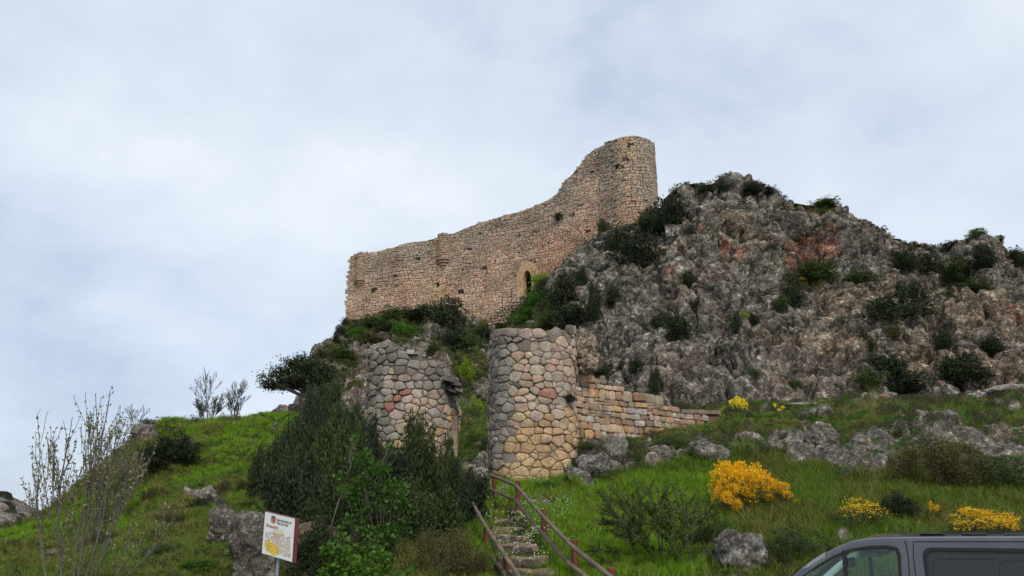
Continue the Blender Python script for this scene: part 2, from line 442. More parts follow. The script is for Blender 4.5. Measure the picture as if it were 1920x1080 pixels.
# keep the contact line with the castle calm, the bare crests rough
near_crest = np.exp(-((rowi - 390) / 14.0) ** 2)
calm = 1 - near_crest * 0.85 * np.tile(isc, CG.shape[0])
warp = np.stack([noise(P / 2.2 + 5), noise(P / 2.2 + 50), noise(P / 2.2 + 90)], 1)
big = fbm(P * (1, 1, 0.7), 9.0, 3, 0.5)
f1, f2, cid = worley(P * (1, 1, 1.15) / 3.4 + 0.45 * warp)
g1, g2, cidb = worley(P / 1.35 + 0.5 * warp)
h1, h2, cidc = worley(P / 0.62 + 0.4 * warp + 7)
crack = np.minimum(f2 - f1, 0.35) / 0.35
ridge = 1 - np.abs(fbm(P * (1, 1, 0.55), 5.0, 4, 0.55)) * 2
D = 1.5 * big + 1.15 * (0.6 - f1) + 0.50 * (0.55 - g1) + 0.26 * (0.5 - h1) + 0.18 * fbm(P + 11, 0.9, 3, .6) - 0.6 * (1 - crack) ** 2 + 0.5 * ridge - 0.3
fis = fbm(P * (1, 1, .6) + 23, 6.0, 4, .55); fis2 = fbm(P * (1, 1, 1.4) + 61, 3.2, 3, .55)
D -= 0.85 * np.exp(-(fis / .045) ** 2) + 0.45 * np.exp(-(fis2 / .05) ** 2)
# the red hollow under an overhang and a few clefts, (px, py, rx, ry, depth)
for (x, y, rx, ry, dd) in ((1522, 468, 44, 40, 1.6), (1590, 480, 14, 60, -0.7), (1440, 445, 60, 14, .6), (1230, 470, 20, 60, .5), (1700, 540, 60, 16, .5), (1890, 560, 50, 12, .8), (860, 640, 22, 60, 1.3), (1100, 600, 20, 80, .9), (1330, 445, 90, 50, -.6), (1830, 480, 50, 40, -.9), (1650, 470, 40, 30, .4)):
    D -= dd * np.exp(-(((fpx - x) / rx) ** 2 + ((fpy - y) / ry) ** 2) ** 1.3)
edge = 1 - sstep(rowi, 400, 414)
grassy = np.maximum(0, soft(fpx, fpy, [(880, 690, 34, 90, .8), (720, 605, 60, 18, 1), (670, 622, 22, 22, 1), (640, 690, 40, 50, .7), (780, 585, 70, 12, .8), (760, 618, 36, 16, 1), (900, 620, 34, 22, 1), (1215, 408, 26, 16, 1), (1000, 590, 60, 40, .9), (1540, 520, 50, 16, .7), (1550, 382, 30, 8, .8), (840, 640, 30, 40, 0.6)]))
grassy = sstep(grassy + 0.6 * fbm(P, 1.8, 3), 0.45, 0.75)
D = D * calm * edge
D = D * (1 - 0.45 * grassy)
P2 = P + nrm * D[:, None]
grey = np.array((0.215, 0.200, 0.175)); pink = np.array((0.215, 0.178, 0.150)); tan = np.array((0.255, 0.20, 0.145)); red = np.array((0.26, 0.125, 0.085)); dark = np.array((0.10, 0.096, 0.09))
c = np.tile(grey, (len(P), 1))
def blend(c, m, colr): return c * (1 - m[:, None]) + colr * m[:, None]
nA = fbm(P, 4.5, 4); nB = fbm(P + 31, 1.6, 4); nC = fbm(P + 77, 7.0, 3)
c = blend(c, sstep(nA + 0.5 * sstep(fpy, 540, 700) - 0.1, 0.05, 0.6) * .8, pink)
c = blend(c, sstep(nC + soft(fpx, fpy, [(1700, 600, 260, 110, .7), (1860, 600, 120, 120, .6), (1330, 460, 110, 50, .5)]), 0.35, 0.9) * .75, tan)
c = blend(c, sstep(nB + soft(fpx, fpy, [(1520, 465, 56, 46, 1.2), (1350, 480, 70, 22, .6), (1300, 430, 40, 20, .3), (1590, 620, 60, 30, .3), (1220, 650, 30, 16, .5), (1905, 590, 30, 12, .8), (690, 725, 36, 22, .6), (850, 655, 14, 10, .9), (1150, 690, 30, 20, .3)]), 0.55, 0.95) * .85, red)
c = blend(c, sstep(nB * -1 + soft(fpx, fpy, [(1400, 400, 260, 40, .35), (1600, 440, 140, 40, .4)]), 0.3, 0.8) * .6, dark)
c = c * (0.70 + 0.6 * _wp[cidb][:, :1]) * (0.8 + 0.4 * _wp[cidc][:, 1:2])
c = blend(c, grassy * .9, np.array((0.05, 0.062, 0.018)))
CF = grid_faces(*CG.shape[:2])
cliff = mesh_obj('cliff', P2, CF, M_cliff, smooth=False)
attr_col(cliff.data, 'Col', c)
tag(cliff, kind='structure', label='rugged grey conglomerate cliff with reddish hollow carrying the castle')
cliff_grid = P2.reshape(CG.shape); cliff_grassy = grassy.reshape(CG.shape[:2])

# --- far hill at the left edge
row0 = [(-900, 1010, 120), (-200, 1010, 120), (150, 1010, 120)]
row1 = [(-900, 960, 135), (-200, 950, 135), (0, 960, 135), (60, 985, 135), (150, 1012, 135)]
row2 = [(-900, 880, 160), (-300, 900, 160), (-60, 915, 160), (0, 928, 160), (22, 936, 160), (45, 955, 160), (60, 966, 160), (90, 990, 160), (150, 1025, 160)]
pxd, C = patch([row0, row1, row2], (-60, 120), 200, 0, (-900, 150))
b = C[2].copy(); b[:, 1] += 60; b[:, 2] = -6
FG = fill_rows(np.concatenate([C, b[None]]), [40, 60, 10])
P = FG.reshape(-1, 3); nn = grid_normals(FG).reshape(-1, 3)
f1, f2, cid = worley(P / 4.0)
D = 1.6 * fbm(P, 8, 4) + 1.2 * (0.5 - f1)
ppx, ppy = proj(P)
veg = sstep(fbm(P, 6, 3) + 0.9 * np.exp(-((ppy - np.interp(ppx, [k[0] for k in row2], [k[1] for k in row2]) - 4) / 9) ** 2), 0.35, 0.6)
c = blend(np.tile((0.27, 0.235, 0.22), (len(P), 1)) * (0.75 + 0.5 * _wp[cid][:, :1]), veg, np.array((0.035, 0.04, 0.022)))
far = mesh_obj('distant_hill', P + nn * D[:, None], grid_faces(*FG.shape[:2]), M_cliff, smooth=True)
attr_col(far.data, 'Col', c)
tag(far, kind='structure', label='distant grey rocky hill beyond the grassy slope')

# --- ground to the horizon and the car park
M_ground = simple_mat('dry_ground', (0.06, 0.065, 0.03), 0.95, nscale=0.4, vary=0.4)
M_asphalt = simple_mat('asphalt', (0.05, 0.05, 0.052), 0.85, nscale=40, vary=0.3, bmp=0.004)
g = mesh_obj('ground', [(-1500, -1500, -4.2), (1500, -1500, -4.2), (1500, 1500, -4.2), (-1500, 1500, -4.2)], [(0, 1, 2, 3)], M_ground)
tag(g, kind='structure', label='open ground reaching to the horizon')
xs = np.linspace(-40, 40, 81); ys = np.linspace(-30, 10.3, 40)
X, Yg = np.meshgrid(xs, ys)
Z = 0.02 * np.sin(X * 0.3) * np.cos(Yg * 0.25) - 0.004
Z = Z - 0.33 * sstep(X, -.2, 1.2) * (Yg > -100)
V = np.stack([X, Yg, Z], 2).reshape(-1, 3)
cp = mesh_obj('car_park', V, grid_faces(40, 81), M_asphalt, smooth=True)
tag(cp, kind='structure', label='grey asphalt car park at the foot of the hillside')
# earth bank under the car park and hillside edge
def bvh_of(G, step=1):
    V = G.reshape(-1, 3); f = grid_faces(*G.shape[:2])
    return BVHTree.FromPolygons([tuple(v) for v in V], [tuple(q) for q in f])
BVH_H = bvh_of(hill_grid[::2, ::2]); BVH_C = bvh_of(cliff_grid[::2, ::2])
def ray_to(bvh, px, py):
    d = at(px, py, 10) - EYE
    h = bvh.ray_cast(Vector(EYE), Vector(d).normalized())
    return (np.array(h[0]), np.array(h[1])) if h[0] is not None else (None, None)
def drop(bvh, x, y, default=0.0):
    h = bvh.ray_cast(Vector((x, y, 120)), Vector((0, 0, -1)))
    return h[0].z if h[0] is not None else default
# ------------------------------------------------------------------ masonry
def clip_poly(poly, nx, ny, d):
    """keep the side nx*x+ny*y <= d"""
    out = []
    n = len(poly)
    for i in range(n):
        a = poly[i]; b = poly[(i + 1) % n]
        da = nx * a[0] + ny * a[1] - d; db = nx * b[0] + ny * b[1] - d
        if da <= 0: out.append(a)
        if (da < 0 < db) or (db < 0 < da):
            t = da / (da - db)
            out.append((a[0] + t * (b[0] - a[0]), a[1] + t * (b[1] - a[1])))
    return out
def rubble_cells(u0, u1, z0, z1, cw, ch, seed, jit=0.36, wvar=0.35, keep=None, extra=0.0):
    """irregular stones laid roughly in courses: list of polygons in (u, z)"""
    r = random.Random(seed)
    nx = int((u1 - u0) / cw) + 1; ny = int((z1 - z0) / ch) + 1
    S = {}
    for j in range(-1, ny + 1):
        off = r.uniform(0, 1)
        for i in range(-2, nx + 2):
            S[(i, j)] = [(i + off + r.uniform(-jit, jit), j + 0.5 + r.uniform(-jit, jit) * 0.8, r.uniform(0, wvar))]
            if r.random() < extra:      # a small pinning stone between the big ones
                S[(i, j)].append((i + off + .5 + r.uniform(-.2, .2), j + r.uniform(0, 1), -.12))
    out = []
    for (i, j, (sx, sy, w)) in [(a_, b_, s_) for (a_, b_), L_ in S.items() for s_ in L_]:
        U = u0 + sx * cw; Zc = z0 + sy * ch
        if U < u0 - cw * .3 or U > u1 + cw * .3 or Zc < z0 - ch * .3 or Zc > z1 + ch * .3: continue
        if keep and not keep(U, Zc): continue
        poly = [(sx - 1.3, sy - 1.3), (sx + 1.3, sy - 1.3), (sx + 1.3, sy + 1.3), (sx - 1.3, sy + 1.3)]
        for dj in (-2, -1, 0, 1, 2):
            for di in range(-3, 4):
                for q in S.get((i + di, j + dj), ()):
                    vx, vy = q[0] - sx, q[1] - sy
                    dd = vx * vx + vy * vy
                    if dd > 7 or dd < 1e-6 or len(poly) < 3: continue
                    m = 0.5 * (dd + w - q[2])
                    poly = clip_poly(poly, vx, vy, m + vx * sx + vy * sy)
                if len(poly) < 3: break
            if len(poly) < 3: break
        if len(poly) < 3: continue
        out.append([(u0 + a * cw, z0 + b * ch) for a, b in poly])
    return out
def coursed_cells(u0, u1, z0, z1, cw, ch, seed, keep=None):
    r = random.Random(seed); out = []
    z = z0; 
    tops = None
    while z < z1:
        h = ch * r.uniform(0.75, 1.3)
        u = u0 + r.uniform(-0.5, 0) * cw
        while u < u1:
            w = cw * r.choice((0.6, 0.8, 1, 1, 1.2, 1.6)) * r.uniform(0.85, 1.15)
            a, b = max(u, u0), min(u + w, u1)
            if b - a > 0.25 * cw and (keep is None or keep((a + b) / 2, z + h / 2)):
                e_ = ch * 0.10
                J = lambda s=1.0: r.uniform(-e_, e_) * s
                out.append([(a + J(), z + J()), ((a + b) / 2, z + J(.6)), (b + J(), z + J()), (b + J(.5), z + h / 2), (b + J(), z + h + J()), ((a + b) / 2, z + h + J(.6)), (a + J(), z + h + J()), (a + J(.5), z + h / 2)])
            u += w
        z += h
    return out
def rough_cells(u0, u1, z0, z1, cw, ch, seed, keep=None, wav=0.5, jit=0.10, split=0.28):
    """roughly coursed rubble: angular blocks of uneven size in wavy courses, some split in two"""
    r = random.Random(seed); out = []; z = z0; ph = r.uniform(0, 9)
    def w_(u, z_): return ch * wav * (math.sin(u * 1.3 + z_ * .9 + ph) * .5 + math.sin(u * 3.1 + z_ * 2.3 + ph * 2) * .3 + math.sin(u * 6.7 - z_ * 4.1) * .2)
    while z < z1:
        h = ch * r.choice((0.6, 0.85, 1, 1.15, 1.45)) * r.uniform(.9, 1.1)
        u = u0 - r.uniform(0, 1) * cw
        while u < u1:
            w = cw * r.choice((0.4, 0.65, 0.85, 1, 1.2, 1.6)) * r.uniform(.85, 1.15)
            parts_ = [(0, 1)]
            if r.random() < split and h > ch * .8: f = r.uniform(.35, .65); parts_ = [(0, f), (f, 1)]
            for (fa, fb) in parts_:
                a, b = u, u + w; za, zb = z + h * fa, z + h * fb
                if a < u1 and b > u0 and (keep is None or keep((a + b) / 2, (za + zb) / 2)):
                    m_ = min(w, zb - za); J = lambda s=1.0: r.uniform(-jit, jit) * m_ * s
                    c1, c2, c3, c4 = [r.uniform(.10, .30) * m_ for _ in range(4)]
                    pts = [(a + c1, za + J()), (b - c2, za + J()), (b + J(), za + c2), (b + J(), zb - c3), (b - c3, zb + J()), (a + c4, zb + J()), (a + J(), zb - c4), (a + J(), za + c1)]
                    out.append([(p, q + w_(p, q)) for p, q in pts])
            u += w
        z += h
    return out
def chaikin(p, k=0.22):
    out = []
    n = len(p)
    for i in range(n):
        a = p[i]; b = p[(i + 1) % n]
        out.append((a[0] * (1 - k) + b[0] * k, a[1] * (1 - k) + b[1] * k)); out.append((a[0] * k + b[0] * (1 - k), a[1] * k + b[1] * (1 - k)))
    return out
def resample(p, n):
    P_ = np.array(p + [p[0]]); d = np.r_[0, np.cumsum(np.hypot(*np.diff(P_, axis=0).T))]
    t = np.linspace(0, d[-1], n, endpoint=False)
    return [(np.interp(a, d, P_[:, 0]), np.interp(a, d, P_[:, 1])) for a in t]
def stone_geo(poly, r, gap, back, proud, n=9, rings=2, bulge=1.0):
    """(u, z, out) vertices and faces of one stone"""
    if len(poly) == 8: p = list(poly); n = 8
    else: p = resample(chaikin(poly, 0.10), n)
    cx_ = sum(a for a, _ in p) / n; cz = sum(b for _, b in p) / n
    def ring(shrink, sc_, o, jit):
        out = []
        for (a, b) in p:
            dx, dz = a - cx_, b - cz; L_ = math.hypot(dx, dz) + 1e-9
            s = max(0.3, (L_ - shrink) / L_) * sc_
            out.append((cx_ + dx * s + r.uniform(-jit, jit), cz + dz * s + r.uniform(-jit, jit), o + r.uniform(-jit, jit)))
        return out
    pr = proud * r.uniform(0.5, 1.4)
    tx, tz = r.uniform(-.5, .5) * proud, r.uniform(-.5, .5) * proud
    V = ring(gap * 0.9, 1, -back, 0) 
    if rings == 2:
        V += ring(gap, 1, pr * 0.35, gap * 0.35) + ring(gap * 1.2, 0.80, pr, gap * 0.5)
    else:
        V += ring(gap, 0.97, pr * 0.8, gap * 0.3)
    V.append((cx_, cz, pr * (1.0 + 0.25 * bulge)))
    size = max(abs(a - cx_) for a, _ in p) + 1e-6
    V = [(a, b, o + (tx * (a - cx_) + tz * (b - cz)) / size * (0.6 if o > 0 else 0)) for a, b, o in V]
    Fc = []
    k = 2 if rings == 2 else 1
    for q in range(k):
        for i in range(n):
            a = q * n + i; b = q * n + (i + 1) % n
            Fc.append((a, b, b + n, a + n))
    for i in range(n):
        Fc.append((k * n + i, k * n + (i + 1) % n, (k + 1) * n))
    return V, Fc, (cx_, cz), abs(sum(p[i][0] * p[(i + 1) % n][1] - p[(i + 1) % n][0] * p[i][1] for i in range(n))) / 2

class Plan:
    """a wall face on plan: u (metres along) -> point, with the outward normal to the side of the camera"""
    def __init__(self, pts, n=400):
        P_ = np.array(pts, float); d = np.r_[0, np.cumsum(np.hypot(*np.diff(P_, axis=0).T))]
        self.len = d[-1]; self.d = d; self.P = P_
    def xy(self, u):
        return np.interp(u, self.d, self.P[:, 0]), np.interp(u, self.d, self.P[:, 1])
    def nrm(self, u):
        a = self.xy(max(u - 0.15, 0)); b = self.xy(min(u + 0.15, self.len))
        tx, ty = b[0] - a[0], b[1] - a[1]; l = math.hypot(tx, ty) + 1e-9
        return ty / l, -tx / l          # right-hand side when walking left to right as seen = towards the camera
    def pt(self, u, z, o):
        if u < 0:
            x, y = self.xy(0); n = self.nrm(0); x += -n[1] * u * -1 * -1; 
            x, y = self.xy(0); x -= -(-n[1]) * 0; t = (-n[1], n[0]); x += t[0] * u; y += t[1] * u
        elif u > self.len:
            n = self.nrm(self.len); x, y = self.xy(self.len); t = (-n[1], n[0]); x += t[0] * (u - self.len); y += t[1] * (u - self.len)
        else:
            x, y = self.xy(u); n = self.nrm(u)
        return (x + n[0] * o, y + n[1] * o, z)
def wall_body(name, plan, ztop, zbot, thick, mat, parent, du=0.3, front=-0.03, colr=None, rag=0.0, seed=1, hole=None, layers=1):
    """solid core behind the facing stones: one closed strip with an uneven top"""
    r = random.Random(seed)
    n = int(plan.len / du) + 1
    us = [plan.len * i / n for i in range(n + 1)]
    V = []; Fc = []
    def col(u, k=0):
        zt = ztop(u) + r.uniform(-rag, rag); zb = zbot(u)
        if hole and hole[0] < u < hole[1]: zb = hole[2](u)
        return [plan.pt(u, zb, front), plan.pt(u, zt - 0.05, front), plan.pt(u, zt + r.uniform(0, rag), front - thick * 0.5), plan.pt(u, zt - 0.05, front - thick), plan.pt(u, zb, front - thick)]
    for u in us: V += col(u)
    m = 5
    for i in range(n):
        a = i * m; b = (i + 1) * m
        for k in range(m - 1):
            Fc.append((a + k, b + k, b + k + 1, a + k + 1))
        Fc.append((a + m - 1, b + m - 1, b, a))
    Fc.append(tuple(range(m))[::-1]); Fc.append(tuple(n * m + k for k in range(m)))
    o = mesh_obj(name, V, Fc, mat, parent)
    cc = colr if colr is not None else (0.12, 0.10, 0.085)
    attr_col(o.data, 'Col', np.tile(np.array(cc), (len(V), 1)))
    return o
def lay_stones(cells, plan, parent, mat, tone, seed, gap, back, proud, n=9, rings=2, limit=300, name='stone', single=True, bulge=1.0, front_off=0.0):
    """single=True: each stone its own object up to the limit, the rest joined"""
    r = random.Random(seed); G_ = []
    for poly in cells:
        V, Fc, c_, area = stone_geo(poly, r, gap, back, proud, n, rings, bulge)
        jo = r.uniform(-.5, .5) * proud; wob = 0.0 if rings == 1 else (.09 * math.sin(c_[0] * 2.1 + c_[1] * 1.3) + .05 * math.sin(c_[0] * 5.3 - c_[1] * 2.2)) + .03 * math.sin(c_[1] * 3.7 - c_[0])
        W = [plan.pt(a, b, (o + jo if o > 0 else o) + front_off + max(wob, -.02) * .6) for a, b, o in V]
        col_ = tone(c_[0], c_[1], r)
        G_.append((area, W, Fc, col_))
    G_.sort(key=lambda g_: -g_[0])
    k = min(limit, len(G_)) if single else 0
    for area, W, Fc, col_ in G_[:k]:
        o = mesh_obj(name, W, Fc, mat, parent)
        attr_col(o.data, 'Col', np.tile(np.array(col_), (len(W), 1)))
    rest = G_[k:]
    if rest:
        V = []; Fa = []; Cs = []
        for area, W, Fc, col_ in rest:
            b = len(V); V += W; Fa += [tuple(i + b for i in f) for f in Fc]; Cs += [col_] * len(W)
        o = mesh_obj('stone_facing' if not single else 'small_stones', V, Fa, mat, parent)
        attr_col(o.data, 'Col', Cs); o['kind'] = 'stuff'
    return len(G_)
def mixrgb(a, b, t): return tuple(a[i] * (1 - t) + b[i] * t for i in range(3))
def jitc(c, r, v=0.14):
    k = 1 + r.uniform(-v, v); 
    return tuple(max(0.01, x * k * (1 + r.uniform(-0.05, 0.05))) for x in c)

# ---------------- castle curtain wall
cast = [(648, 98.0), (700, 96.6), (760, 95.2), (835, 93.6), (900, 92.0), (960, 90.3), (1020, 88.0), (1070, 86.0), (1110, 84.2), (1150, 82.4)]
def plan_at(px, Y, pyref):
    p = at(px, pyref, Y); return (p[0], p[1])
CB = [(648, 606), (700, 592), (835, 575), (920, 606), (960, 572), (1020, 525), (1070, 480), (1110, 440), (1150, 425)]
cpy = lambda px: np.interp(px, [c_[0] for c_ in CB], [c_[1] for c_ in CB])
castle_plan = Plan([plan_at(px, Y, cpy(px)) for px, Y in cast])
castle_us = [0.0] + list(castle_plan.d[1:])
top_prof = [(660, 479), (668, 475), (681, 474.5), (690, 473), (710, 470), (740, 463), (760, 455), (800, 450), (820, 445), (835, 442), (842, 440), (870, 428), (905, 415), (940, 405), (980, 394), (1010, 382), (1030, 373), (1045, 360), (1052, 348), (1058, 338), (1072, 326), (1080, 316), (1092, 302), (1097, 293), (1110, 282), (1125, 274), (1142, 264), (1160, 258)]
# top height as a function of u: project, then solve z for the wanted pixel row
_us = np.linspace(0, castle_plan.len, 260)
_zt = []
for u in _us:
    x, y = castle_plan.xy(u)
    z = 35.0
    for it in range(6):
        px_, _ = proj((x, y, z))
        pyw = np.interp(px_, [t[0] for t in top_prof], [t[1] for t in top_prof])
        z = z_for(y, pyw)
    _zt.append(z)
_zt = np.array(_zt)
ctop = lambda u: float(np.interp(u, _us, _zt))
def cbot(u):
    x, y = castle_plan.xy(u)
    return drop(BVH_C, x, y - 0.6, 24) - 1.6
castle = empty('castle_wall', (*castle_plan.xy(castle_plan.len / 2), 28), 'long curved castle wall of pinkish rubble stone on the rocky hilltop', 'castle wall')
def to_parent(o, root):
    o.matrix_parent_inverse = Matrix.Identity(4)
def reparent_fix(root):
    """children were built in world space: keep them there"""
    for ch in root.children:
        ch.matrix_parent_inverse = Matrix.Translation(-Vector(root.location))
dpx0, dpx1 = 963, 1016
def u_of_px(plan, px, z):
    best = min(np.linspace(0, plan.len, 800), key=lambda u: abs(proj((*plan.xy(u), z))[0] - px))
    return best
du_c = u_of_px(castle_plan, 989, 30)
xd, yd = castle_plan.xy(du_c)
door_z0 = z_for(yd, 566); door_z1 = z_for(yd, 508); sur_z1 = z_for(yd, 490)
dw = 0.62
wall_body('wall_core', castle_plan, ctop, cbot, 1.6, M_castle, castle, du=0.25, front=-0.10, colr=(0.13, 0.095, 0.07), rag=0.05, seed=3,
          hole=(du_c - dw * 1.25, du_c + dw * 1.25, lambda u: door_z1 + 0.45))
PAINTED_HOLES = [(862, 547), (785, 486), (907, 503), (1100, 434), (1112, 322), (930, 431), (740, 520), (880, 470), (1030, 455), (975, 440), (1075, 400), (700, 545), (820, 535)]  # putlog holes: no recess, their shade is painted on as near-black stones
def ctone(u, z, r):
    x, y = castle_plan.xy(min(max(u, 0), castle_plan.len)); px_, py_ = proj((x, y, z))
    t0 = ctop(min(max(u, 0), castle_plan.len)); 
    hgt = (t0 - z) 
    greyc = (0.39, 0.305, 0.225); warmc = (0.51, 0.365, 0.255); pinkc = (0.53, 0.34, 0.24); ochre = (0.50, 0.335, 0.20)
    if any(abs(px_ - a) < 3.2 and abs(py_ - b) < 3.2 for a, b in PAINTED_HOLES): return (0.04, 0.032, 0.026)
    t = min(1, max(0, (hgt - 2.5) / 5.0 + r.uniform(-.25, .25)))
    c = mixrgb(greyc, warmc if r.random() < .6 else pinkc, t)
    if abs(px_ - 790) < 50 and 530 < py_ < 575 and r.random() < .55: c = ochre
    if px_ > 1010 and py_ > 440: c = mixrgb(c, (0.47, 0.26, 0.17), 0.5)
    if 1120 < px_ < 1160 and py_ < 420: c = mixrgb(c, (0.20, 0.18, 0.155), 0.5)
    if r.random() < 0.012: c = (0.12, 0.09, 0.07)
    if r.random() < 0.03: c = (0.38, 0.19, 0.13)
    pv = float(fbm(np.array([[u, 0.0, z * 1.3]]), 4.0, 3)[0]); c = tuple(v * (1 + .35 * pv) for v in c)
    return jitc(c, r, 0.15)
def ckeep(u, z):
    uu = min(max(u, 0), castle_plan.len)
    if z > ctop(uu) - 0.12 or z < cbot(uu) + 0.3: return False
    if abs(u - du_c) < 1.45 * (1 if z < door_z1 - 0.6 else max(0, (sur_z1 - z) / (sur_z1 - door_z1 + .6)) ** 0.6) and door_z0 - 0.5 < z < sur_z1: return False
    return True
cells = rough_cells(0, castle_plan.len, 20, 50, 0.50, 0.31, 11, keep=ckeep)
lay_stones(cells, castle_plan, castle, M_castle, ctone, 5, gap=0.027, back=0.14, proud=0.055, n=7, rings=1, single=False)
# door: passage with its shade painted near-black, pointed surround of dressed sandstone
M_dark = simple_mat('passage_shade', (0.012, 0.010, 0.009), 0.95)
def arch_pts(w, z0, zs, z1, n=8):
    """pointed arch outline from the bottom left up and over, (du, z)"""
    pts = [(-w, z0), (-w, zs)]
    for i in range(1, n):
        t = i / n
        pts.append((-w * math.cos(t * math.pi / 2) ** 0.9, zs + (z1 - zs) * math.sin(t * math.pi / 2) ** 0.95 * (0.92 + 0.08 * t)))
    pts.append((0, z1))
    pts += [(-a, b) for a, b in pts[::-1][1:]]
    return pts
inner = arch_pts(dw, door_z0 - 1.0, door_z1 - 1.5, door_z1); outer = arch_pts(1.55, door_z0 - 1.0, door_z1 - 1.1, sur_z1)
n_ = len(inner)
rr = random.Random(4)
# voussoirs and jamb blocks, each its own stone
for i in range(n_ - 1):
    q = [inner[i], inner[i + 1], outer[i + 1], outer[i]]
    subs = [q]
    if i in (0, n_ - 2):
        subs = []
        K = 7
        for k in range(K):
            f0, f1_ = k / K, (k + 1) / K
            lerp = lambda A, B, t: (A[0] + (B[0] - A[0]) * t, A[1] + (B[1] - A[1]) * t)
            subs.append([lerp(q[0], q[1], f0), lerp(q[0], q[1], f1_), lerp(q[3], q[2], f1_), lerp(q[3], q[2], f0)])
    for s in subs:
        cxs = sum(a for a, _ in s) / 4; czs = sum(b for _, b in s) / 4
        g_ = 0.985
        V = []
        for o_, g2_ in ((-0.9, 0.99), (0.10, 0.985), (0.14, 0.93)):
            V += [castle_plan.pt(du_c + cxs + (a - cxs) * g2_, czs + (b - czs) * g2_, o_) for a, b in s]
        Fc = [(0, 1, 5, 4), (1, 2, 6, 5), (2, 3, 7, 6), (3, 0, 4, 7), (4, 5, 9, 8), (5, 6, 10, 9), (6, 7, 11, 10), (7, 4, 8, 11), (8, 9, 10, 11)]
        o = mesh_obj('arch_stone', V, Fc, M_castle, castle)
        attr_col(o.data, 'Col', np.tile(np.array(jitc(mixrgb((0.55, 0.35, 0.19), (0.46, 0.33, 0.21), rr.random()), rr, .06)), (12, 1)))
V = [castle_plan.pt(du_c + a, b, o_) for o_ in (-0.85, -3.2) for a, b in arch_pts(dw * 1.15, door_z0 - 1.0, door_z1 - 1.4, door_z1 + .1)]
m = len(V) // 2
Fc = [(i, (i + 1) % m, m + (i + 1) % m, m + i) for i in range(m)] + [tuple(range(m, 2 * m))]
mesh_obj('doorway', V, Fc, M_dark, castle)

# left return of the wall running back from the corner
p0 = castle_plan.xy(0)
ret = Plan([(p0[0] + 1.6, p0[1] + 14), (p0[0] + 0.02, p0[1] + 0.15)])
wall_body('side_wall', ret, lambda u: ctop(0), lambda u: cbot(0) - 2, 1.4, M_castle, castle, colr=(0.30, 0.22, 0.16), front=0.0)
# corbelled turrets on the wall face
def turret(px, w_px, py_top, py_body, py_tip, name_):
    u = u_of_px(castle_plan, px, 33)
    x, y = castle_plan.xy(u); n_x, n_y = castle_plan.nrm(u)
    R = w_px / 2 * mpp(px, 480, y)
    zt, zb, ztip = z_for(y, py_top), z_for(y, py_body), z_for(y, py_tip)
    arc = [(x - n_x * R * 0.35 + R * math.sin(a) * (-n_y) * 1 + n_x * R * math.cos(a), y - n_y * R * 0.35 + R * math.sin(a) * n_x + n_y * R * math.cos(a)) for a in np.linspace(-math.pi / 2 * 1.05, math.pi / 2 * 1.05, 20)]
    if arc[0][0] > arc[-1][0]: arc = arc[::-1]
    pl = Plan(arc)
    cells_ = rubble_cells(0, pl.len, zb, zt, 0.46, 0.36, int(px), keep=lambda a, b: zb < b < zt)
    lay_stones(cells_, pl, castle, M_castle, lambda a, b, r: jitc(mixrgb((0.33, 0.26, 0.19), (0.44, 0.31, 0.215), r.random()), r, .18), 9, gap=0.04, back=0.1, proud=0.07, n=7, rings=1, single=False)
    n2 = 18
    V = []; Fc = []
    prof = [(R * 0.97, zt - 0.1), (R * 0.97, zb)]
    K = 5
    for k in range(K):     # stepped roll mouldings down to the tip
        za = zb + (ztip - zb) * (k / K) ** 1.0; zb2 = zb + (ztip - zb) * ((k + 1) / K)
        r1 = R * (1.10 - 0.19 * k); r2 = R * (1.10 - 0.19 * (k + 1)) * 0.97
        prof += [(r1, za), (r1 * 1.03, za * .55 + zb2 * .45), (r2, zb2 + 0.02)]
    prof.append((0.02, ztip - 0.05))
    prof = [(0.02, zt - 0.05)] + prof
    ctr = (x - n_x * R * 0.35, y - n_y * R * 0.35)
    for (r_, z_) in prof:
        for i in range(n2):
            a = 2 * math.pi * i / n2
            V.append((ctr[0] + r_ * math.cos(a), ctr[1] + r_ * math.sin(a), z_))
    for k in range(len(prof) - 1):
        for i in range(n2):
            a = k * n2 + i; b = k * n2 + (i + 1) % n2
            Fc.append((a, b, b + n2, a + n2))
    o = mesh_obj(name_, V, Fc, M_castle, castle)
    attr_col(o.data, 'Col', np.tile(np.array((0.36, 0.25, 0.165)), (len(V), 1)))
turret(830, 26, 440, 486, 510, 'corbelled_turret')
turret(674, 23, 474, 526, 545, 'corbelled_turret')
reparent_fix(castle)

# ---------------- round tower at the upper end
tcY = 84.2
tc_ = at(1187, 400, tcY); TR = 46.5 * mpp(1187, 340, tcY)
tower = empty('castle_tower', (tc_[0], tc_[1], 34), 'tall half-ruined round stone tower at the upper end of the castle wall', 'tower')
arc = [(tc_[0] + TR * math.sin(a), tc_[1] - TR * math.cos(a)) for a in np.linspace(-2.2, 2.2, 60)]
tplan = Plan(arc)
def ttop(u):
    x, y = tplan.xy(min(max(u, 0), tplan.len)); px_, _ = proj((x, y, 44))
    if y > tc_[1] + TR * .3: return z_for(tc_[1] - TR, 253) - 0.7
    w = np.interp(px_, [1140, 1150, 1162, 1190, 1205, 1218, 1228, 1233], [266, 262, 257, 253.5, 255, 259, 267, 276])
    return z_for(y, w)
wall_body('tower_core', tplan, ttop, lambda u: 24.0, 0.9, M_castle, tower, du=0.25, front=-0.10, colr=(0.13, 0.095, 0.07), rag=0.05, seed=8)
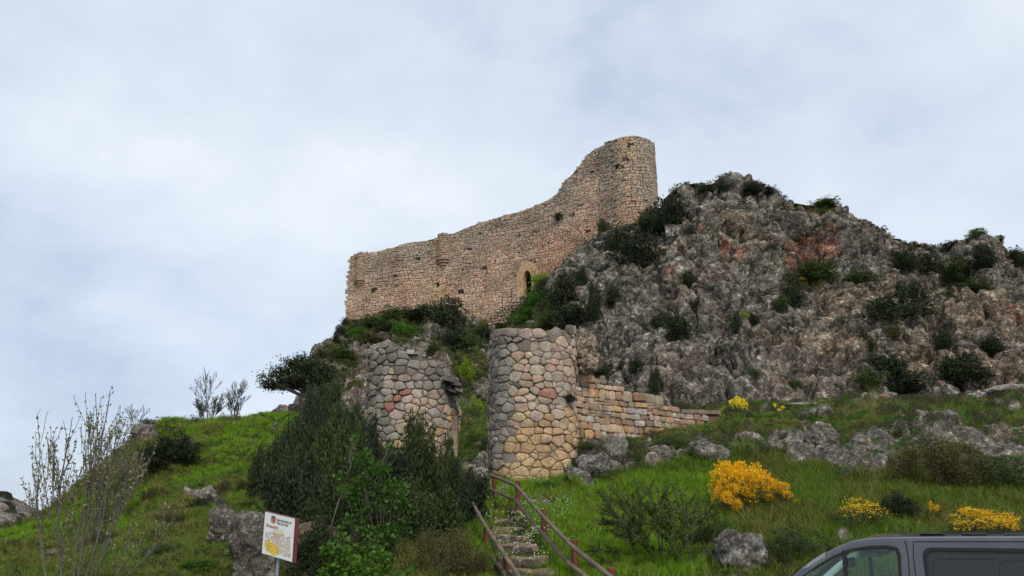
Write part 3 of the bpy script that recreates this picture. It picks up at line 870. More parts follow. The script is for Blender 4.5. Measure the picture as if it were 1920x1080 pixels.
def ttone(u, z, r):
    x, y = tplan.xy(min(max(u, 0), tplan.len)); px_, py_ = proj((x, y, z))
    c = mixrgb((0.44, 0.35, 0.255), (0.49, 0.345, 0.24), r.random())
    if any(abs(px_ - a) < 3.4 and abs(py_ - b) < 3.4 for a, b in ((1136, 349), (1180, 272), (1170, 298), (1158, 312), (1228, 382), (1185, 376))): return (0.03, 0.022, 0.018)  # tower holes are stones coloured near-black to imitate shaded recesses
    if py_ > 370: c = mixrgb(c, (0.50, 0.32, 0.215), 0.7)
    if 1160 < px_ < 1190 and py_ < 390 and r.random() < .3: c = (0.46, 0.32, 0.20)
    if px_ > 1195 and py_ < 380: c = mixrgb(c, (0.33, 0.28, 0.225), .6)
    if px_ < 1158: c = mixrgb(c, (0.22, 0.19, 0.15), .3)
    if r.random() < 0.012: c = (0.1, 0.08, 0.07)
    return jitc(c, r, 0.17)
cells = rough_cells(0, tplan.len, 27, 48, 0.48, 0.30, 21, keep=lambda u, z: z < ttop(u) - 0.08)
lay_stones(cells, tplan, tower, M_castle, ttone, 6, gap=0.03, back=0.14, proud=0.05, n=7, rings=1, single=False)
reparent_fix(tower)

# ---------------- small rubble retaining wall under the castle doorway
rp = Plan([plan_at(px, Y, py) for px, Y, py in ((918, 88.6, 605), (940, 88, 590), (962, 87.2, 575), (985, 86.4, 560))])
retw = empty('retaining_wall', (*rp.xy(rp.len / 2), 25), 'short sloping rubble retaining wall below the castle doorway', 'retaining wall')
def rtop(u):
    x, y = rp.xy(u); px_, _ = proj((x, y, 27)); return z_for(y, np.interp(px_, [918, 935, 960, 985], [592, 582, 566, 556]))
rbot = lambda u: rtop(u) - 2.6
wall_body('wall_core', rp, rtop, rbot, 1.5, M_castle, retw, front=-0.08, colr=(0.07, 0.055, 0.045), rag=0.05)
cells = rubble_cells(0, rp.len, rbot(0) - 1, rtop(rp.len) + 1, 0.46, 0.34, 31, keep=lambda u, z: rbot(min(max(u, 0), rp.len)) < z < rtop(min(max(u, 0), rp.len)))
lay_stones(cells, rp, retw, M_castle, lambda u, z, r: jitc(mixrgb((0.36, 0.27, 0.2), (0.42, 0.28, 0.19), r.random()), r, .2), 6, gap=0.045, back=0.12, proud=0.1, n=7, rings=1, single=False)
reparent_fix(retw)

# ---------------- gate towers
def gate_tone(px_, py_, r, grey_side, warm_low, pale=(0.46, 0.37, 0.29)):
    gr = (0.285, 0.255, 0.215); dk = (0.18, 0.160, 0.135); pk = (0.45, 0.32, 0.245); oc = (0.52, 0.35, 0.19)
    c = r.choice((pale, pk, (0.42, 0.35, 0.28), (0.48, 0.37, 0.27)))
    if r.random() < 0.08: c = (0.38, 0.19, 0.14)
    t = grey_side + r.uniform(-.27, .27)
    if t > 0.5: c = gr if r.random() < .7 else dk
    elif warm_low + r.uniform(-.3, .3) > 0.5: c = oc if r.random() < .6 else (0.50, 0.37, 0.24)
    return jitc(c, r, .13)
gY = 25.2
gc = at(1001, 915, gY); GR = 84 * mpp(1001, 760, 23.8) 
g_base_z = z_for(gY - GR, 925) - 0.5
gate = empty('gate_tower', (gc[0], gc[1], g_base_z), 'rounded gate tower of large rough stones beside the steps, grey flank and ochre base', 'ruined tower')
# plan of a half-round tower: the face swings from the flank round the front
arc = []
for a in np.linspace(-2.0, 1.75, 60):
    s = math.sin(a); co = math.cos(a)
    k = (abs(s) ** 2.6 + abs(co) ** 2.6) ** (-1 / 2.6)      # between a circle and a square
    arc.append((gc[0] + GR * k * s, gc[1] - GR * k * co))
gplan = Plan(arc)
def gtop(u):
    x, y = gplan.xy(min(max(u, 0), gplan.len)); px_, _ = proj((x, y, 7.5))
    return z_for(y, np.interp(px_, [915, 925, 960, 1000, 1040, 1075, 1085, 1100], [620, 618, 616, 615, 617, 619, 624, 630])) + 0.04 * math.sin(u * 9)
wall_body('tower_core', gplan, gtop, lambda u: g_base_z - .4, 1.0, M_stone, gate, du=0.12, front=-0.010, colr=(0.20, 0.15, 0.10), rag=0.03, seed=12)
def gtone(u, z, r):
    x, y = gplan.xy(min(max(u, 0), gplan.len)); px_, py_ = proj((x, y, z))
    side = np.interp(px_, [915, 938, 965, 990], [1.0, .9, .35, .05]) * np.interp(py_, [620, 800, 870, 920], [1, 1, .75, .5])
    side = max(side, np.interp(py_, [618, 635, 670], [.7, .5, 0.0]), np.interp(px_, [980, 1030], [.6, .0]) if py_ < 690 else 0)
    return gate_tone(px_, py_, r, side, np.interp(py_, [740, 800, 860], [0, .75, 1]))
cells = rubble_cells(0, gplan.len, g_base_z, gtop(3) + .3, 0.35, 0.25, 42, jit=.42, wvar=.6, extra=.55, keep=lambda u, z: z < gtop(u) - 0.05 + .07 * math.sin(u * 5.1) * math.sin(u * 2.3 + 1))
print('gate stones', lay_stones(cells, gplan, gate, M_stone, gtone, 7, gap=0.008, back=0.09, proud=0.036, n=9, rings=2, limit=300))
# floor of the hollow top
V = [(gc[0], gc[1], gtop(2) - 0.35)] + [gplan.pt(u, gtop(u) - 0.35, -0.3) for u in np.linspace(0, gplan.len, 30)]
o = mesh_obj('rubble_fill', V, [(0, i, i + 1) for i in range(1, 30)] + [(0, 30, 1)], M_stone, gate); attr_col(o.data, 'Col', np.tile(np.array((0.17, 0.16, 0.14)), (len(V), 1)))
reparent_fix(gate)

lY = 28.0
lc = at(772, 800, lY); LR = 95 * mpp(772, 760, 26.3)
l_base = 2.6
gate2 = empty('gate_tower', (lc[0], lc[1], l_base), 'broken grey gate tower with sloping top half hidden behind dark bushes', 'ruined tower')
arc = []
for a in np.linspace(-1.9, 1.62, 60):
    s = math.sin(a); co = math.cos(a)
    k = (abs(s) ** 2.4 + abs(co) ** 2.4) ** (-1 / 2.4)
    arc.append((lc[0] + LR * k * s * 0.93, lc[1] - LR * k * co))
lplan = Plan(arc)
lean = lambda z: 0.0
def ltop(u):
    x, y = lplan.xy(min(max(u, 0), lplan.len)); px_, _ = proj((x, y, 7.5))
    return z_for(y, np.interp(px_, [680, 690, 695, 718, 722, 735, 742, 780, 800, 815, 835, 848, 862, 880], [655, 652, 652, 650, 647, 648, 658, 664, 668, 678, 692, 700, 728, 732]))
wall_body('tower_core', lplan, ltop, lambda u: l_base - .5, 1.2, M_stone, gate2, du=0.12, front=-0.014, colr=(0.14, 0.12, 0.095), rag=0.05, seed=14)
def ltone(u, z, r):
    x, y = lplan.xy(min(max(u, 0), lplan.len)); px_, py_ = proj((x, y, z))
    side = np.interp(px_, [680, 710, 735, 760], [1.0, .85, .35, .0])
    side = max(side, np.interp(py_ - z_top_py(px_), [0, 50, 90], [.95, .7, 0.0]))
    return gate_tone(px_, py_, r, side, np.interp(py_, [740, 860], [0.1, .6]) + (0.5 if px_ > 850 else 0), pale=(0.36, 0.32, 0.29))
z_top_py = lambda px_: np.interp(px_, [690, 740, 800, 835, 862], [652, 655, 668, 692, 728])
cells = rubble_cells(0, lplan.len, l_base + 0.6, 9.5, 0.35, 0.26, 52, jit=.44, wvar=.6, extra=.55, keep=lambda u, z: z < ltop(u) - 0.05 + .10 * math.sin(u * 5.7) * math.sin(u * 2.9))
print('gate2 stones', lay_stones(cells, lplan, gate2, M_stone, ltone, 8, gap=0.009, back=0.10, proud=0.055, n=9, rings=2, limit=300))
# jamb of dressed blocks and the projecting lintel of the lost arch
rr = random.Random(5)
zj = z_for(lY - 1.2, 880)
jx = at(857, 780, 26.8)
z = zj
ztopj = z_for(26.8, 790)
while z < ztopj:
    h = rr.uniform(0.28, 0.42)
    w = rr.uniform(0.16, 0.42)
    c0 = (jx[0] - w * 0.5 + 0.05, 26.8, z + h / 2)
    bxv = [(c0[0] + sx * w * .5, c0[1] + sy * .3, c0[2] + sz * h * .49) for sx in (-1, 1) for sy in (-1, 1) for sz in (-1, 1)]
    o = mesh_obj('jamb_block', bxv, [(0, 1, 3, 2), (4, 6, 7, 5), (0, 4, 5, 1), (2, 3, 7, 6), (0, 2, 6, 4), (1, 5, 7, 3)], M_stone, gate2)
    attr_col(o.data, 'Col', np.tile(np.array(jitc((0.30, 0.24, 0.18), rr, .2)), (8, 1)))
    z += h
for k, (px_, py_, w_, h_) in enumerate(((842, 712, .42, .16), (855, 722, .40, .14), (862, 733, .30, .12), (850, 735, .34, .10))):
    c0 = at(px_, py_, 26.6 + .1 * k)
    bxv = [(c0[0] + sx * w_ * .5 * rr.uniform(.8, 1.1), c0[1] + sy * .3, c0[2] + sz * h_ * .5 * rr.uniform(.7, 1.2) - sx * .05) for sx in (-1, 1) for sy in (-1, 1) for sz in (-1, 1)]
    o = mesh_obj('lintel_stone', bxv, [(0, 1, 3, 2), (4, 6, 7, 5), (0, 4, 5, 1), (2, 3, 7, 6), (0, 2, 6, 4), (1, 5, 7, 3)], M_stone, gate2)
    attr_col(o.data, 'Col', np.tile(np.array(jitc((0.17, 0.15, 0.125), rr, .2)), (8, 1)))
rs_top = random.Random(77)
def loose(plan, topf, parent, n_, ua, ub, size, c_):
    # small loose stones lying along a broken wall head
    for k in range(n_):
        u = rs_top.uniform(ua, ub); s = size * rs_top.uniform(.5, 1.3)
        base = plan.pt(u, topf(u) + s * .15, -rs_top.uniform(0.0, .5))
        P_ = [(rs_top.uniform(.7, 1.2) * s * a, rs_top.uniform(.7, 1.2) * s * b, rs_top.uniform(.5, .9) * s * c) for a in (-.5, .5) for b in (-.5, .5) for c in (-.5, .5)]
        V = [(base[0] + p[0], base[1] + p[1], base[2] + p[2]) for p in P_]
        o = mesh_obj('loose_stone', V, [(0, 1, 3, 2), (4, 6, 7, 5), (0, 4, 5, 1), (2, 3, 7, 6), (0, 2, 6, 4), (1, 5, 7, 3)], M_stone, parent)
        attr_col(o.data, 'Col', np.tile(np.array(jitc(c_, rs_top, .25)), (8, 1)))
loose(lplan, ltop, gate2, 46, .3, lplan.len - .6, .20, (0.30, 0.27, 0.23))
reparent_fix(gate2)

# ---------------- low coursed wall running from the gate tower
lowp = Plan([plan_at(px, Y, 800) for px, Y in ((1078, 25.2), (1140, 26.0), (1220, 27.1), (1300, 28.2), (1352, 29.0))])
low = empty('low_wall', (*lowp.xy(2), 4), 'low stepped wall of coursed orange and pink blocks running from the gate tower', 'stone wall')
def wtop(u):
    x, y = lowp.xy(min(max(u, 0), lowp.len)); px_, _ = proj((x, y, 6))
    return z_for(y, np.interp(px_, [1080, 1090, 1098, 1104, 1108, 1114, 1117, 1134, 1136, 1160, 1162, 1196, 1198, 1240, 1246, 1272, 1276, 1352], [660, 668, 676, 684, 690, 697, 704, 708, 718, 722, 735, 737, 741, 745, 757, 760, 768, 770]))
def wbot(u):
    x, y = lowp.xy(min(max(u, 0), lowp.len)); return drop(BVH_H, x, y - .2, 3) - 0.4
loose_ = None
wall_body('wall_core', lowp, wtop, wbot, 0.55, M_stone, low, du=0.10, front=-0.05, colr=(0.16, 0.10, 0.065), rag=0.0, seed=15)
def wtone(u, z, r):
    c = r.choice(((0.48, 0.34, 0.24), (0.54, 0.33, 0.17), (0.44, 0.27, 0.18), (0.46, 0.37, 0.27), (0.42, 0.25, 0.16), (0.28, 0.20, 0.14), (0.36, 0.28, 0.20), (0.48, 0.43, 0.37)))
    return jitc(c, r, .16)
cells = rough_cells(0.02, lowp.len - 1.0, 2.2, 9, 0.36, 0.215, 61, jit=.11, wav=.16, split=.12, keep=lambda u, z: wbot(u) + .1 < z < wtop(u) - 0.05)
print('low wall', lay_stones(cells, lowp, low, M_stone, wtone, 9, gap=0.008, back=0.08, proud=0.038, n=10, rings=2, limit=300))
# long coping slabs at the low end
for (pa, pb) in ((1277, 1318), (1319, 1350)):
    ua, ub = u_of_px(lowp, pa, 6), u_of_px(lowp, pb, 6)
    V = []
    for u in (ua, ub):
        for o_ in (0.05, -0.45):
            for dz in (-0.17, -0.02): V.append(lowp.pt(u, wtop(u) + dz + 0.03, o_))
    o = mesh_obj('coping_slab', V, [(0, 1, 3, 2), (4, 6, 7, 5), (0, 4, 5, 1), (2, 3, 7, 6), (0, 2, 6, 4), (1, 5, 7, 3)], M_stone, low)
    attr_col(o.data, 'Col', np.tile(np.array((0.24, 0.185, 0.145)), (8, 1)))
reparent_fix(low)
# ------------------------------------------------------------------ plants
def frames(D, rs):
    """two axes across each direction"""
    D = D / (np.linalg.norm(D, axis=1)[:, None] + 1e-9)
    R_ = rs.normal(size=D.shape); A = np.cross(D, R_); A /= np.linalg.norm(A, axis=1)[:, None] + 1e-9
    return D, A, np.cross(D, A)
def leaf_quads(P, D, size, asp, rs):
    """one folded rhombus per point, growing along D"""
    D, A, B = frames(D, rs)
    s = size[:, None]; w = s * asp
    V = np.stack([P, P + D * s * .5 + A * w * .5, P + D * s, P + D * s * .5 - A * w * .5], 1)
    n = len(P)
    Fc = np.arange(4 * n).reshape(n, 4)
    return V.reshape(-1, 3), Fc
def tubes(segs, sides=4):
    """segs: (p0, p1, r0, r1)"""
    n = len(segs)
    p0 = np.array([s[0] for s in segs]); p1 = np.array([s[1] for s in segs]); r0 = np.array([s[2] for s in segs]); r1 = np.array([s[3] for s in segs])
    rs = np.random.RandomState(1)
    D = p1 - p0; D /= np.linalg.norm(D, axis=1)[:, None] + 1e-9
    ref = np.tile((0.31, 0.83, 0.11), (n, 1)); A = np.cross(D, ref); A /= np.linalg.norm(A, axis=1)[:, None] + 1e-9; B = np.cross(D, A)
    V = []
    for k in range(sides):
        a = 2 * math.pi * k / sides
        V.append(p0 + (A * math.cos(a) + B * math.sin(a)) * r0[:, None])
    for k in range(sides):
        a = 2 * math.pi * k / sides
        V.append(p1 + (A * math.cos(a) + B * math.sin(a)) * r1[:, None])
    V = np.stack(V, 1).reshape(-1, 3)
    base = np.arange(n)[:, None] * 2 * sides
    Fc = np.concatenate([np.stack([base[:, 0] + k, base[:, 0] + (k + 1) % sides, base[:, 0] + sides + (k + 1) % sides, base[:, 0] + sides + k], 1) for k in range(sides)])
    return V, Fc

def ball_dirs(n, rs, up=0.0):
    d = rs.normal(size=(n, 3)); d[:, 2] += up; d /= np.linalg.norm(d, axis=1)[:, None]; return d

def clump_leaves(seed, n_clumps, per, R, leaf, asp, flat=0.8, low=-0.25, clump_r=0.28, shell=0.55, up=0.3):
    """unit-size crown (radius about 1, standing on z=0 .. 2*flat): leaves gathered in clumps"""
    rs = np.random.RandomState(seed)
    d = ball_dirs(n_clumps, rs, 0.25)
    rad = rs.uniform(shell, 1.0, n_clumps) ** 0.7
    lob = 1 + 0.30 * np.sin(d[:, 0] * 3.1 + seed) * np.cos(d[:, 1] * 4.3 + seed * 2) + 0.18 * rs.normal(size=n_clumps)
    c = d * (rad * lob)[:, None]
    c[:, 2] = np.maximum(c[:, 2], low - rs.rand(n_clumps) * .4) * flat + flat * 0.75
    cr = clump_r * rs.uniform(0.5, 1.3, n_clumps)
    C_ = np.repeat(c, per, 0); rr_ = np.repeat(cr, per)
    e_ = ball_dirs(len(C_), rs, up)
    P_ = C_ + e_ * (rr_ * rs.rand(len(C_)) ** 0.5)[:, None]
    D_ = e_ * 0.7 + rs.normal(size=P_.shape) * 0.5 + np.array((0, 0, up))
    s = leaf * rs.uniform(0.6, 1.35, len(P_))
    return leaf_quads(P_ * R, D_, s, asp, rs)

def sprig_leaves(seed, n_sprigs, per, leaf, asp, height=1.9, spread=1.0, bare=0.25, lenr=(0.5, 1.0), upw=1.1):
    """upright pointed sprigs (yew or juniper like) fanning from the base; unit radius ~1, height ~ height"""
    rs = np.random.RandomState(seed)
    P_ = []; D_ = []; segs = []
    LB = [(rs.uniform(0, 2 * math.pi), rs.rand() ** .55, rs.uniform(.42, 1.0)) for _ in range(22)]
    for k in range(n_sprigs):
        a, rr_, le = LB[rs.randint(len(LB))]; a = a + rs.normal() * .13; rr_ = float(np.clip(rr_ + rs.normal() * .055, 0, 1))
        env = height * (1 - 0.45 * rr_ ** 2) * le * rs.uniform(.80, 1.04)
        tip = np.array((math.cos(a) * rr_ * spread, math.sin(a) * rr_ * spread, env * rs.uniform(0.25, 1.0) if rs.rand() < .55 else env))
        L_ = rs.uniform(*lenr) * 0.55
        dr = np.array((math.cos(a) * rr_ * 0.8, math.sin(a) * rr_ * 0.8, upw)) + rs.normal(size=3) * 0.30
        dr /= np.linalg.norm(dr)
        t = np.sort(rs.rand(per))
        pts = tip[None] - dr[None] * (L_ * (1 - t))[:, None]
        pts += rs.normal(size=pts.shape) * (0.035 + 0.05 * (1 - t))[:, None]
        P_.append(pts); D_.append(dr[None] * 1.0 + rs.normal(size=(per, 3)) * 1.0)
        segs.append((tip - dr * L_, tip, 0.008, 0.003))
    P_ = np.concatenate(P_); D_ = np.concatenate(D_)
    s = leaf * rs.uniform(0.6, 1.3, len(P_))
    return leaf_quads(P_, D_, s, asp, rs), segs

# leaf materials
ML = {
 'dark': leaf_mat('dark_evergreen_leaves', [(0.016, 0.024, 0.012), (0.030, 0.042, 0.018), (0.024, 0.033, 0.014), (0.050, 0.062, 0.026)], trans=0.12),
 'juniper': leaf_mat('dark_juniper_leaves', [(0.016, 0.027, 0.010), (0.036, 0.050, 0.016), (0.028, 0.034, 0.014), (0.055, 0.080, 0.024)], trans=0.15),
 'juniper_dark': leaf_mat('black_green_juniper_leaves', [(0.012, 0.021, 0.010), (0.024, 0.036, 0.016), (0.018, 0.027, 0.012), (0.042, 0.055, 0.024)], trans=0.1),
 'juniper_tip': leaf_mat('yellow_tipped_juniper_leaves', [(0.018, 0.032, 0.010), (0.040, 0.062, 0.016), (0.028, 0.042, 0.013), (0.082, 0.105, 0.026)], trans=0.15),
 'olive': leaf_mat('olive_brown_leaves', [(0.050, 0.050, 0.018), (0.085, 0.072, 0.024), (0.062, 0.056, 0.024), (0.11, 0.10, 0.035)], trans=0.15),
 'bright': leaf_mat('bright_green_leaves', [(0.030, 0.085, 0.012), (0.055, 0.15, 0.018), (0.085, 0.20, 0.025), (0.035, 0.10, 0.014)], trans=0.3),
 'bramble': leaf_mat('bramble_leaves', [(0.028, 0.075, 0.010), (0.060, 0.140, 0.018), (0.110, 0.210, 0.030), (0.035, 0.080, 0.016), (0.085, 0.18, 0.02)], trans=.35),
 'lime': leaf_mat('yellow_green_leaves', [(0.12, 0.20, 0.015), (0.20, 0.30, 0.02), (0.28, 0.34, 0.025)], trans=0.3),
 'mid': leaf_mat('mid_green_leaves', [(0.035, 0.055, 0.018), (0.055, 0.085, 0.024), (0.085, 0.11, 0.035)], trans=0.2),
 'gorse': leaf_mat('gorse_flowers', [(0.62, 0.36, 0.01), (0.80, 0.50, 0.02), (0.70, 0.33, 0.01), (0.85, 0.60, 0.04)], trans=0.25, obj_rand=0.05),
 'yellow': leaf_mat('yellow_flowers', [(0.70, 0.55, 0.02), (0.85, 0.70, 0.04)], trans=0.25, obj_rand=0.05),
 'thorn': leaf_mat('thorn_leaves', [(0.055, 0.085, 0.018), (0.09, 0.13, 0.025), (0.075, 0.085, 0.025)], trans=.25),
 'bud': leaf_mat('spring_buds', [(0.14, 0.12, 0.07), (0.20, 0.19, 0.10), (0.26, 0.25, 0.15)], trans=0.2, obj_rand=0.05),
 'white': leaf_mat('white_flowers', [(0.75, 0.75, 0.68), (0.85, 0.85, 0.78)], trans=0.2, obj_rand=0.05),
}
def me_from(name, VF, mat):
    o = mesh_obj(name, VF[0], VF[1], mat, link=False); me = o.data; bpy.data.objects.remove(o); return me
# shared crown meshes for the shrubs on the cliff
small_crowns = {}
for kind, mk in (('dark', 'dark'), ('mid', 'mid'), ('olive', 'olive'), ('bright', 'bright'), ('lime', 'lime'), ('yellow', 'yellow')):
    small_crowns[kind] = [me_from('shrub_leaves', clump_leaves(100 + 7 * s + len(kind), 85 if kind in ('dark', 'mid') else 50, 50, 1.0, 0.125, 0.55, flat=0.85 if s != 2 else 1.1, clump_r=0.32, shell=.3), ML[mk]) for s in range(4)]
cone_me = me_from('conical_shrub_leaves', (lambda V, Fc: (V * (1, 1, 1.0), Fc))(*(lambda vf: (np.c_[vf[0][:, :2] * (1.15 - 0.55 * np.clip(vf[0][:, 2:3] / 2.3, 0, 1)), vf[0][:, 2:3]], vf[1]))(clump_leaves(77, 80, 34, 1.0, 0.16, 0.5, flat=1.15))), ML['dark'])
rp_ = random.Random(33)
used_meshes = {}
def cliff_shrub(px, py, w, h, kind, label, group=None, name='shrub', bvh=None, lift=0.0, me=None):
    """(px, py) centre of the crown in the photograph, w and h its size there"""
    P_, n_ = ray_to(bvh or BVH_C, px, py + h * 0.30)
    if P_ is None:
        P_, n_ = ray_to(bvh or BVH_C, px, py + h * 0.5 + 6)
    if P_ is None:
        P_, n_ = ray_to(bvh or BVH_C, px, py + h * 0.5 + 22)
    if P_ is None:
        print('no ground for', label, px, py); return
    s = mpp(px, py, P_[1])
    m = me or rp_.choice(small_crowns[kind])
    o = bpy.data.objects.new(name, m); COL.objects.link(o)
    sx = w * s / 2 * 1.14; sz = h * s / 1.60
    o.scale = (sx, sx, sz)
    o.rotation_euler = (rp_.uniform(-.15, .15), rp_.uniform(-.15, .15), rp_.uniform(0, 6.28))
    o.location = (P_[0], P_[1] + 0.1 * sx, P_[2] - 0.35 * sz * 1.0 + lift)
    tag(o, label, 'shrub', group)
    return o
CS = [
 (1355, 350, 28, 24, 'dark', 'dark round shrub on the cliff crest just under its highest point'),
 (1412, 352, 34, 24, 'dark', 'dark spreading shrub on the skyline next to the highest rock'),
 (1443, 359, 26, 16, 'dark', 'low dark shrub on the skyline where the summit drops away'),
 (1322, 352, 30, 18, 'mid', 'thin green scrub draped over the rock shoulder beside the summit'),
 (1265, 396, 52, 60, 'dark', 'large dark evergreen at the foot of the rock shoulder beside the round tower'),
 (1236, 420, 60, 48, 'dark', 'dark evergreen touching the bright grass below the round tower'),
 (1200, 468, 66, 76, 'dark', 'largest black-green bush below the round tower, drooping over grey rock'),
 (1150, 452, 46, 60, 'dark', 'tall dark bush at the foot of the joint between castle wall and tower'),
 (1130, 426, 20, 24, 'mid', 'tiny grey-green bush against the base of the castle wall near the tower'),
 (1290, 530, 30, 30, 'dark', 'small dark shrub alone in the middle of the grey rock below the summit'),
 (1304, 570, 26, 22, 'dark', 'small dark shrub directly under another on the grey rock'),
 (1240, 600, 38, 36, 'dark', 'round black shrub, upper one of a slanting pair on grey rock'),
 (1276, 612, 52, 54, 'dark', 'ragged dark shrub, larger and lower one of a slanting pair on grey rock'),
 (1152, 552, 28, 38, 'dark', 'upright dark shrub on grey rock beside the doorway bushes'),
 (1118, 580, 34, 66, 'dark', 'narrow dark shrub filling a cleft behind the gate tower'),
 (1092, 520, 22, 42, 'dark', 'narrow dark shrub at the foot of the castle wall where rock begins'),
 (1382, 612, 28, 32, 'dark', 'dark shrub with a lime tuft above it in mid cliff'),
 (1414, 601, 22, 26, 'dark', 'small oval dark shrub in mid cliff next to a lime tuft'),
 (1397, 590, 16, 12, 'lime', 'tiny lime green tuft between two dark shrubs in mid cliff'),
 (1193, 686, 28, 30, 'dark', 'dark shrub above the stepped low wall'),
 (1232, 724, 28, 40, 'dark', 'upright dark shrub just behind the low wall'),
 (1135, 700, 44, 34, 'dark', 'dark scrub behind the broken corner of the gate tower'),
 (1163, 690, 16, 18, 'dark', 'very small dark shrub behind the top step of the low wall'),
 (1490, 556, 40, 68, 'dark', 'tall dark shrub below the red hollow'),
 (1466, 572, 28, 24, 'mid', 'grey-green shrub beside the tall one under the red hollow'),
 (1535, 516, 76, 34, 'mid', 'wide green shrub bank directly under the red hollow'),
 (1504, 523, 16, 10, 'yellow', 'tiny yellow flowering tuft under the red hollow'),
 (1697, 488, 46, 46, 'dark', 'round dark shrub high on the cliff, first of a pair below the saddle'),
 (1741, 492, 42, 48, 'dark', 'dense green shrub high on the cliff, second of a pair below the saddle'),
 (1656, 582, 60, 48, 'dark', 'broad dark shrub next to the big conical bush'),
 (1771, 638, 34, 42, 'dark', 'egg-shaped dark shrub below the conical bush'),
 (1612, 522, 60, 28, 'mid', 'flat green shrub under the ridge beside the leaning rock fin'),
 (1676, 622, 32, 28, 'olive', 'olive shrub below the broad dark one'),
 (1805, 512, 50, 44, 'mid', 'dusky green shrub in a gully under the right-hand summit'),
 (1851, 490, 50, 40, 'dark', 'dark shrub under the right-hand summit rocks'),
 (1830, 540, 60, 24, 'mid', 'low green scrub in the gully below the right-hand summit'),
 (1862, 655, 46, 28, 'dark', 'dark shrub low down near the frame edge above pale rock'),
 (1812, 704, 92, 50, 'dark', 'long dark thicket at the cliff foot above the terrace grass'),
 (1668, 690, 70, 60, 'dark', 'big shadowy shrub at the cliff foot, middle of the thicket'),
 (1710, 725, 76, 40, 'dark', 'low dark shrub behind the orange rocks of the terrace'),
 (1630, 716, 60, 44, 'mid', 'grey-green shrub at the cliff foot behind the terrace edge'),
 (1783, 450, 34, 16, 'dark', 'flat dark shrub on the skyline of the saddle'),
 (1830, 443, 30, 22, 'mid', 'green shrub on the side of the right-hand summit'),
 (1684, 540, 26, 30, 'dark', 'small dark shrub between the high pair and the broad one'),
 (1632, 650, 22, 32, 'dark', 'slim dark shrub in a crack of the tan rock'),
 (1910, 480, 30, 34, 'dark', 'dark shrub cut by the picture edge on the right-hand summit'),
 (1412, 700, 20, 18, 'mid', 'small grey-green shrub near the cliff foot above the yellow bushes'),
 (1490, 720, 26, 18, 'mid', 'low grey-green shrub at the cliff foot'),
 (1545, 380, 40, 12, 'mid', 'flat grassy shrub on the crest of the middle ridge'),
 (1850, 590, 18, 14, 'dark', 'tiny dark shrub in the tan rock near the frame edge'),
 (1350, 655, 22, 14, 'mid', 'faint grey shrub low in the pinkish rock'),
 (832, 590, 66, 64, 'dark', 'big dark bush against the foot of the castle wall'),
 (848, 640, 46, 60, 'dark', 'dark bush hanging in the cleft below the castle wall'),
 (790, 588, 60, 26, 'dark', 'flat dark bush along the foot of the castle wall'),
 (740, 590, 56, 26, 'mid', 'mid green bush along the foot of the castle wall'),
 (722, 612, 40, 24, 'dark', 'dusky bush on the mound below the castle wall'),
 (757, 618, 38, 26, 'bright', 'bright green bush in the middle of the mound'),
 (668, 622, 26, 24, 'bright', 'vivid green tuft under the corner of the castle wall'),
 (702, 606, 50, 20, 'mid', 'green cover below the corner of the castle wall'),
 (812, 655, 26, 26, 'mid', 'small green bush on the mound above the broken tower'),
 (640, 665, 50, 26, 'mid', 'green scrub on the sloping edge of the mound'),
 (610, 700, 60, 34, 'dark', 'dark scrub above the leaning oak'),
 (700, 636, 60, 20, 'olive', 'olive scrub just behind the broken tower top'),
 (1012, 532, 46, 30, 'lime', 'lime green bush growing in front of the castle doorway'),
 (1004, 560, 34, 40, 'bright', 'bright green bush under the castle doorway'),
 (990, 590, 50, 30, 'bright', 'bright green undergrowth at the bottom of the doorway bushes'),
 (1018, 548, 30, 30, 'dark', 'dark heart of the bushes beside the castle doorway'),
 (1060, 556, 64, 50, 'dark', 'broad dark bush to the side of the castle doorway'),
 (1075, 590, 60, 50, 'dark', 'dark bush below the doorway, above the gate tower'),
 (1040, 600, 50, 24, 'mid', 'green scrub above the rim of the gate tower'),
 (880, 640, 50, 34, 'mid', 'green scrub on the grassy gully between the towers'),
 (876, 700, 30, 40, 'lime', 'yellow-green bush in the gully between the towers'),
 (905, 625, 40, 24, 'mid', 'green scrub beside the thin path posts'),
 (1215, 410, 34, 18, 'bright', 'bright grass tuft at the foot of the round tower'),
 (945, 612, 40, 18, 'mid', 'low green scrub under the retaining wall'),
]
for (px, py, w, h, kd, lb) in CS:
    lb = lb.replace('right-hand summit', 'lower far summit')
    cliff_shrub(px, py, w, h, kd, lb, 'shrubs growing on the cliff and mound')
cliff_shrub(1725, 572, 58, 62, 'dark', 'big conical dark bush, the most regular on the cliff', 'shrubs growing on the cliff and mound', me=cone_me)
# shrubs rooted in masonry
for (px, py, w, h, pl, lb) in ((1049, 403, 20, 24, castle_plan, 'little dark bush rooted high in the castle wall'), (1063, 743, 20, 24, gplan, 'little dark bush rooted in the side of the gate tower')):
    u = u_of_px(pl, px, 36 if pl is castle_plan else 6); x, y = pl.xy(u); z = z_for(y, py + 4); n_ = pl.nrm(u); s = mpp(px, py, y)
    o = bpy.data.objects.new('wall_shrub', small_crowns['dark'][0]); COL.objects.link(o)
    o.scale = (w * s / 2,) * 3; o.location = (x + n_[0] * 0.1, y + n_[1] * 0.1, z - w * s * .4); tag(o, lb, 'shrub')

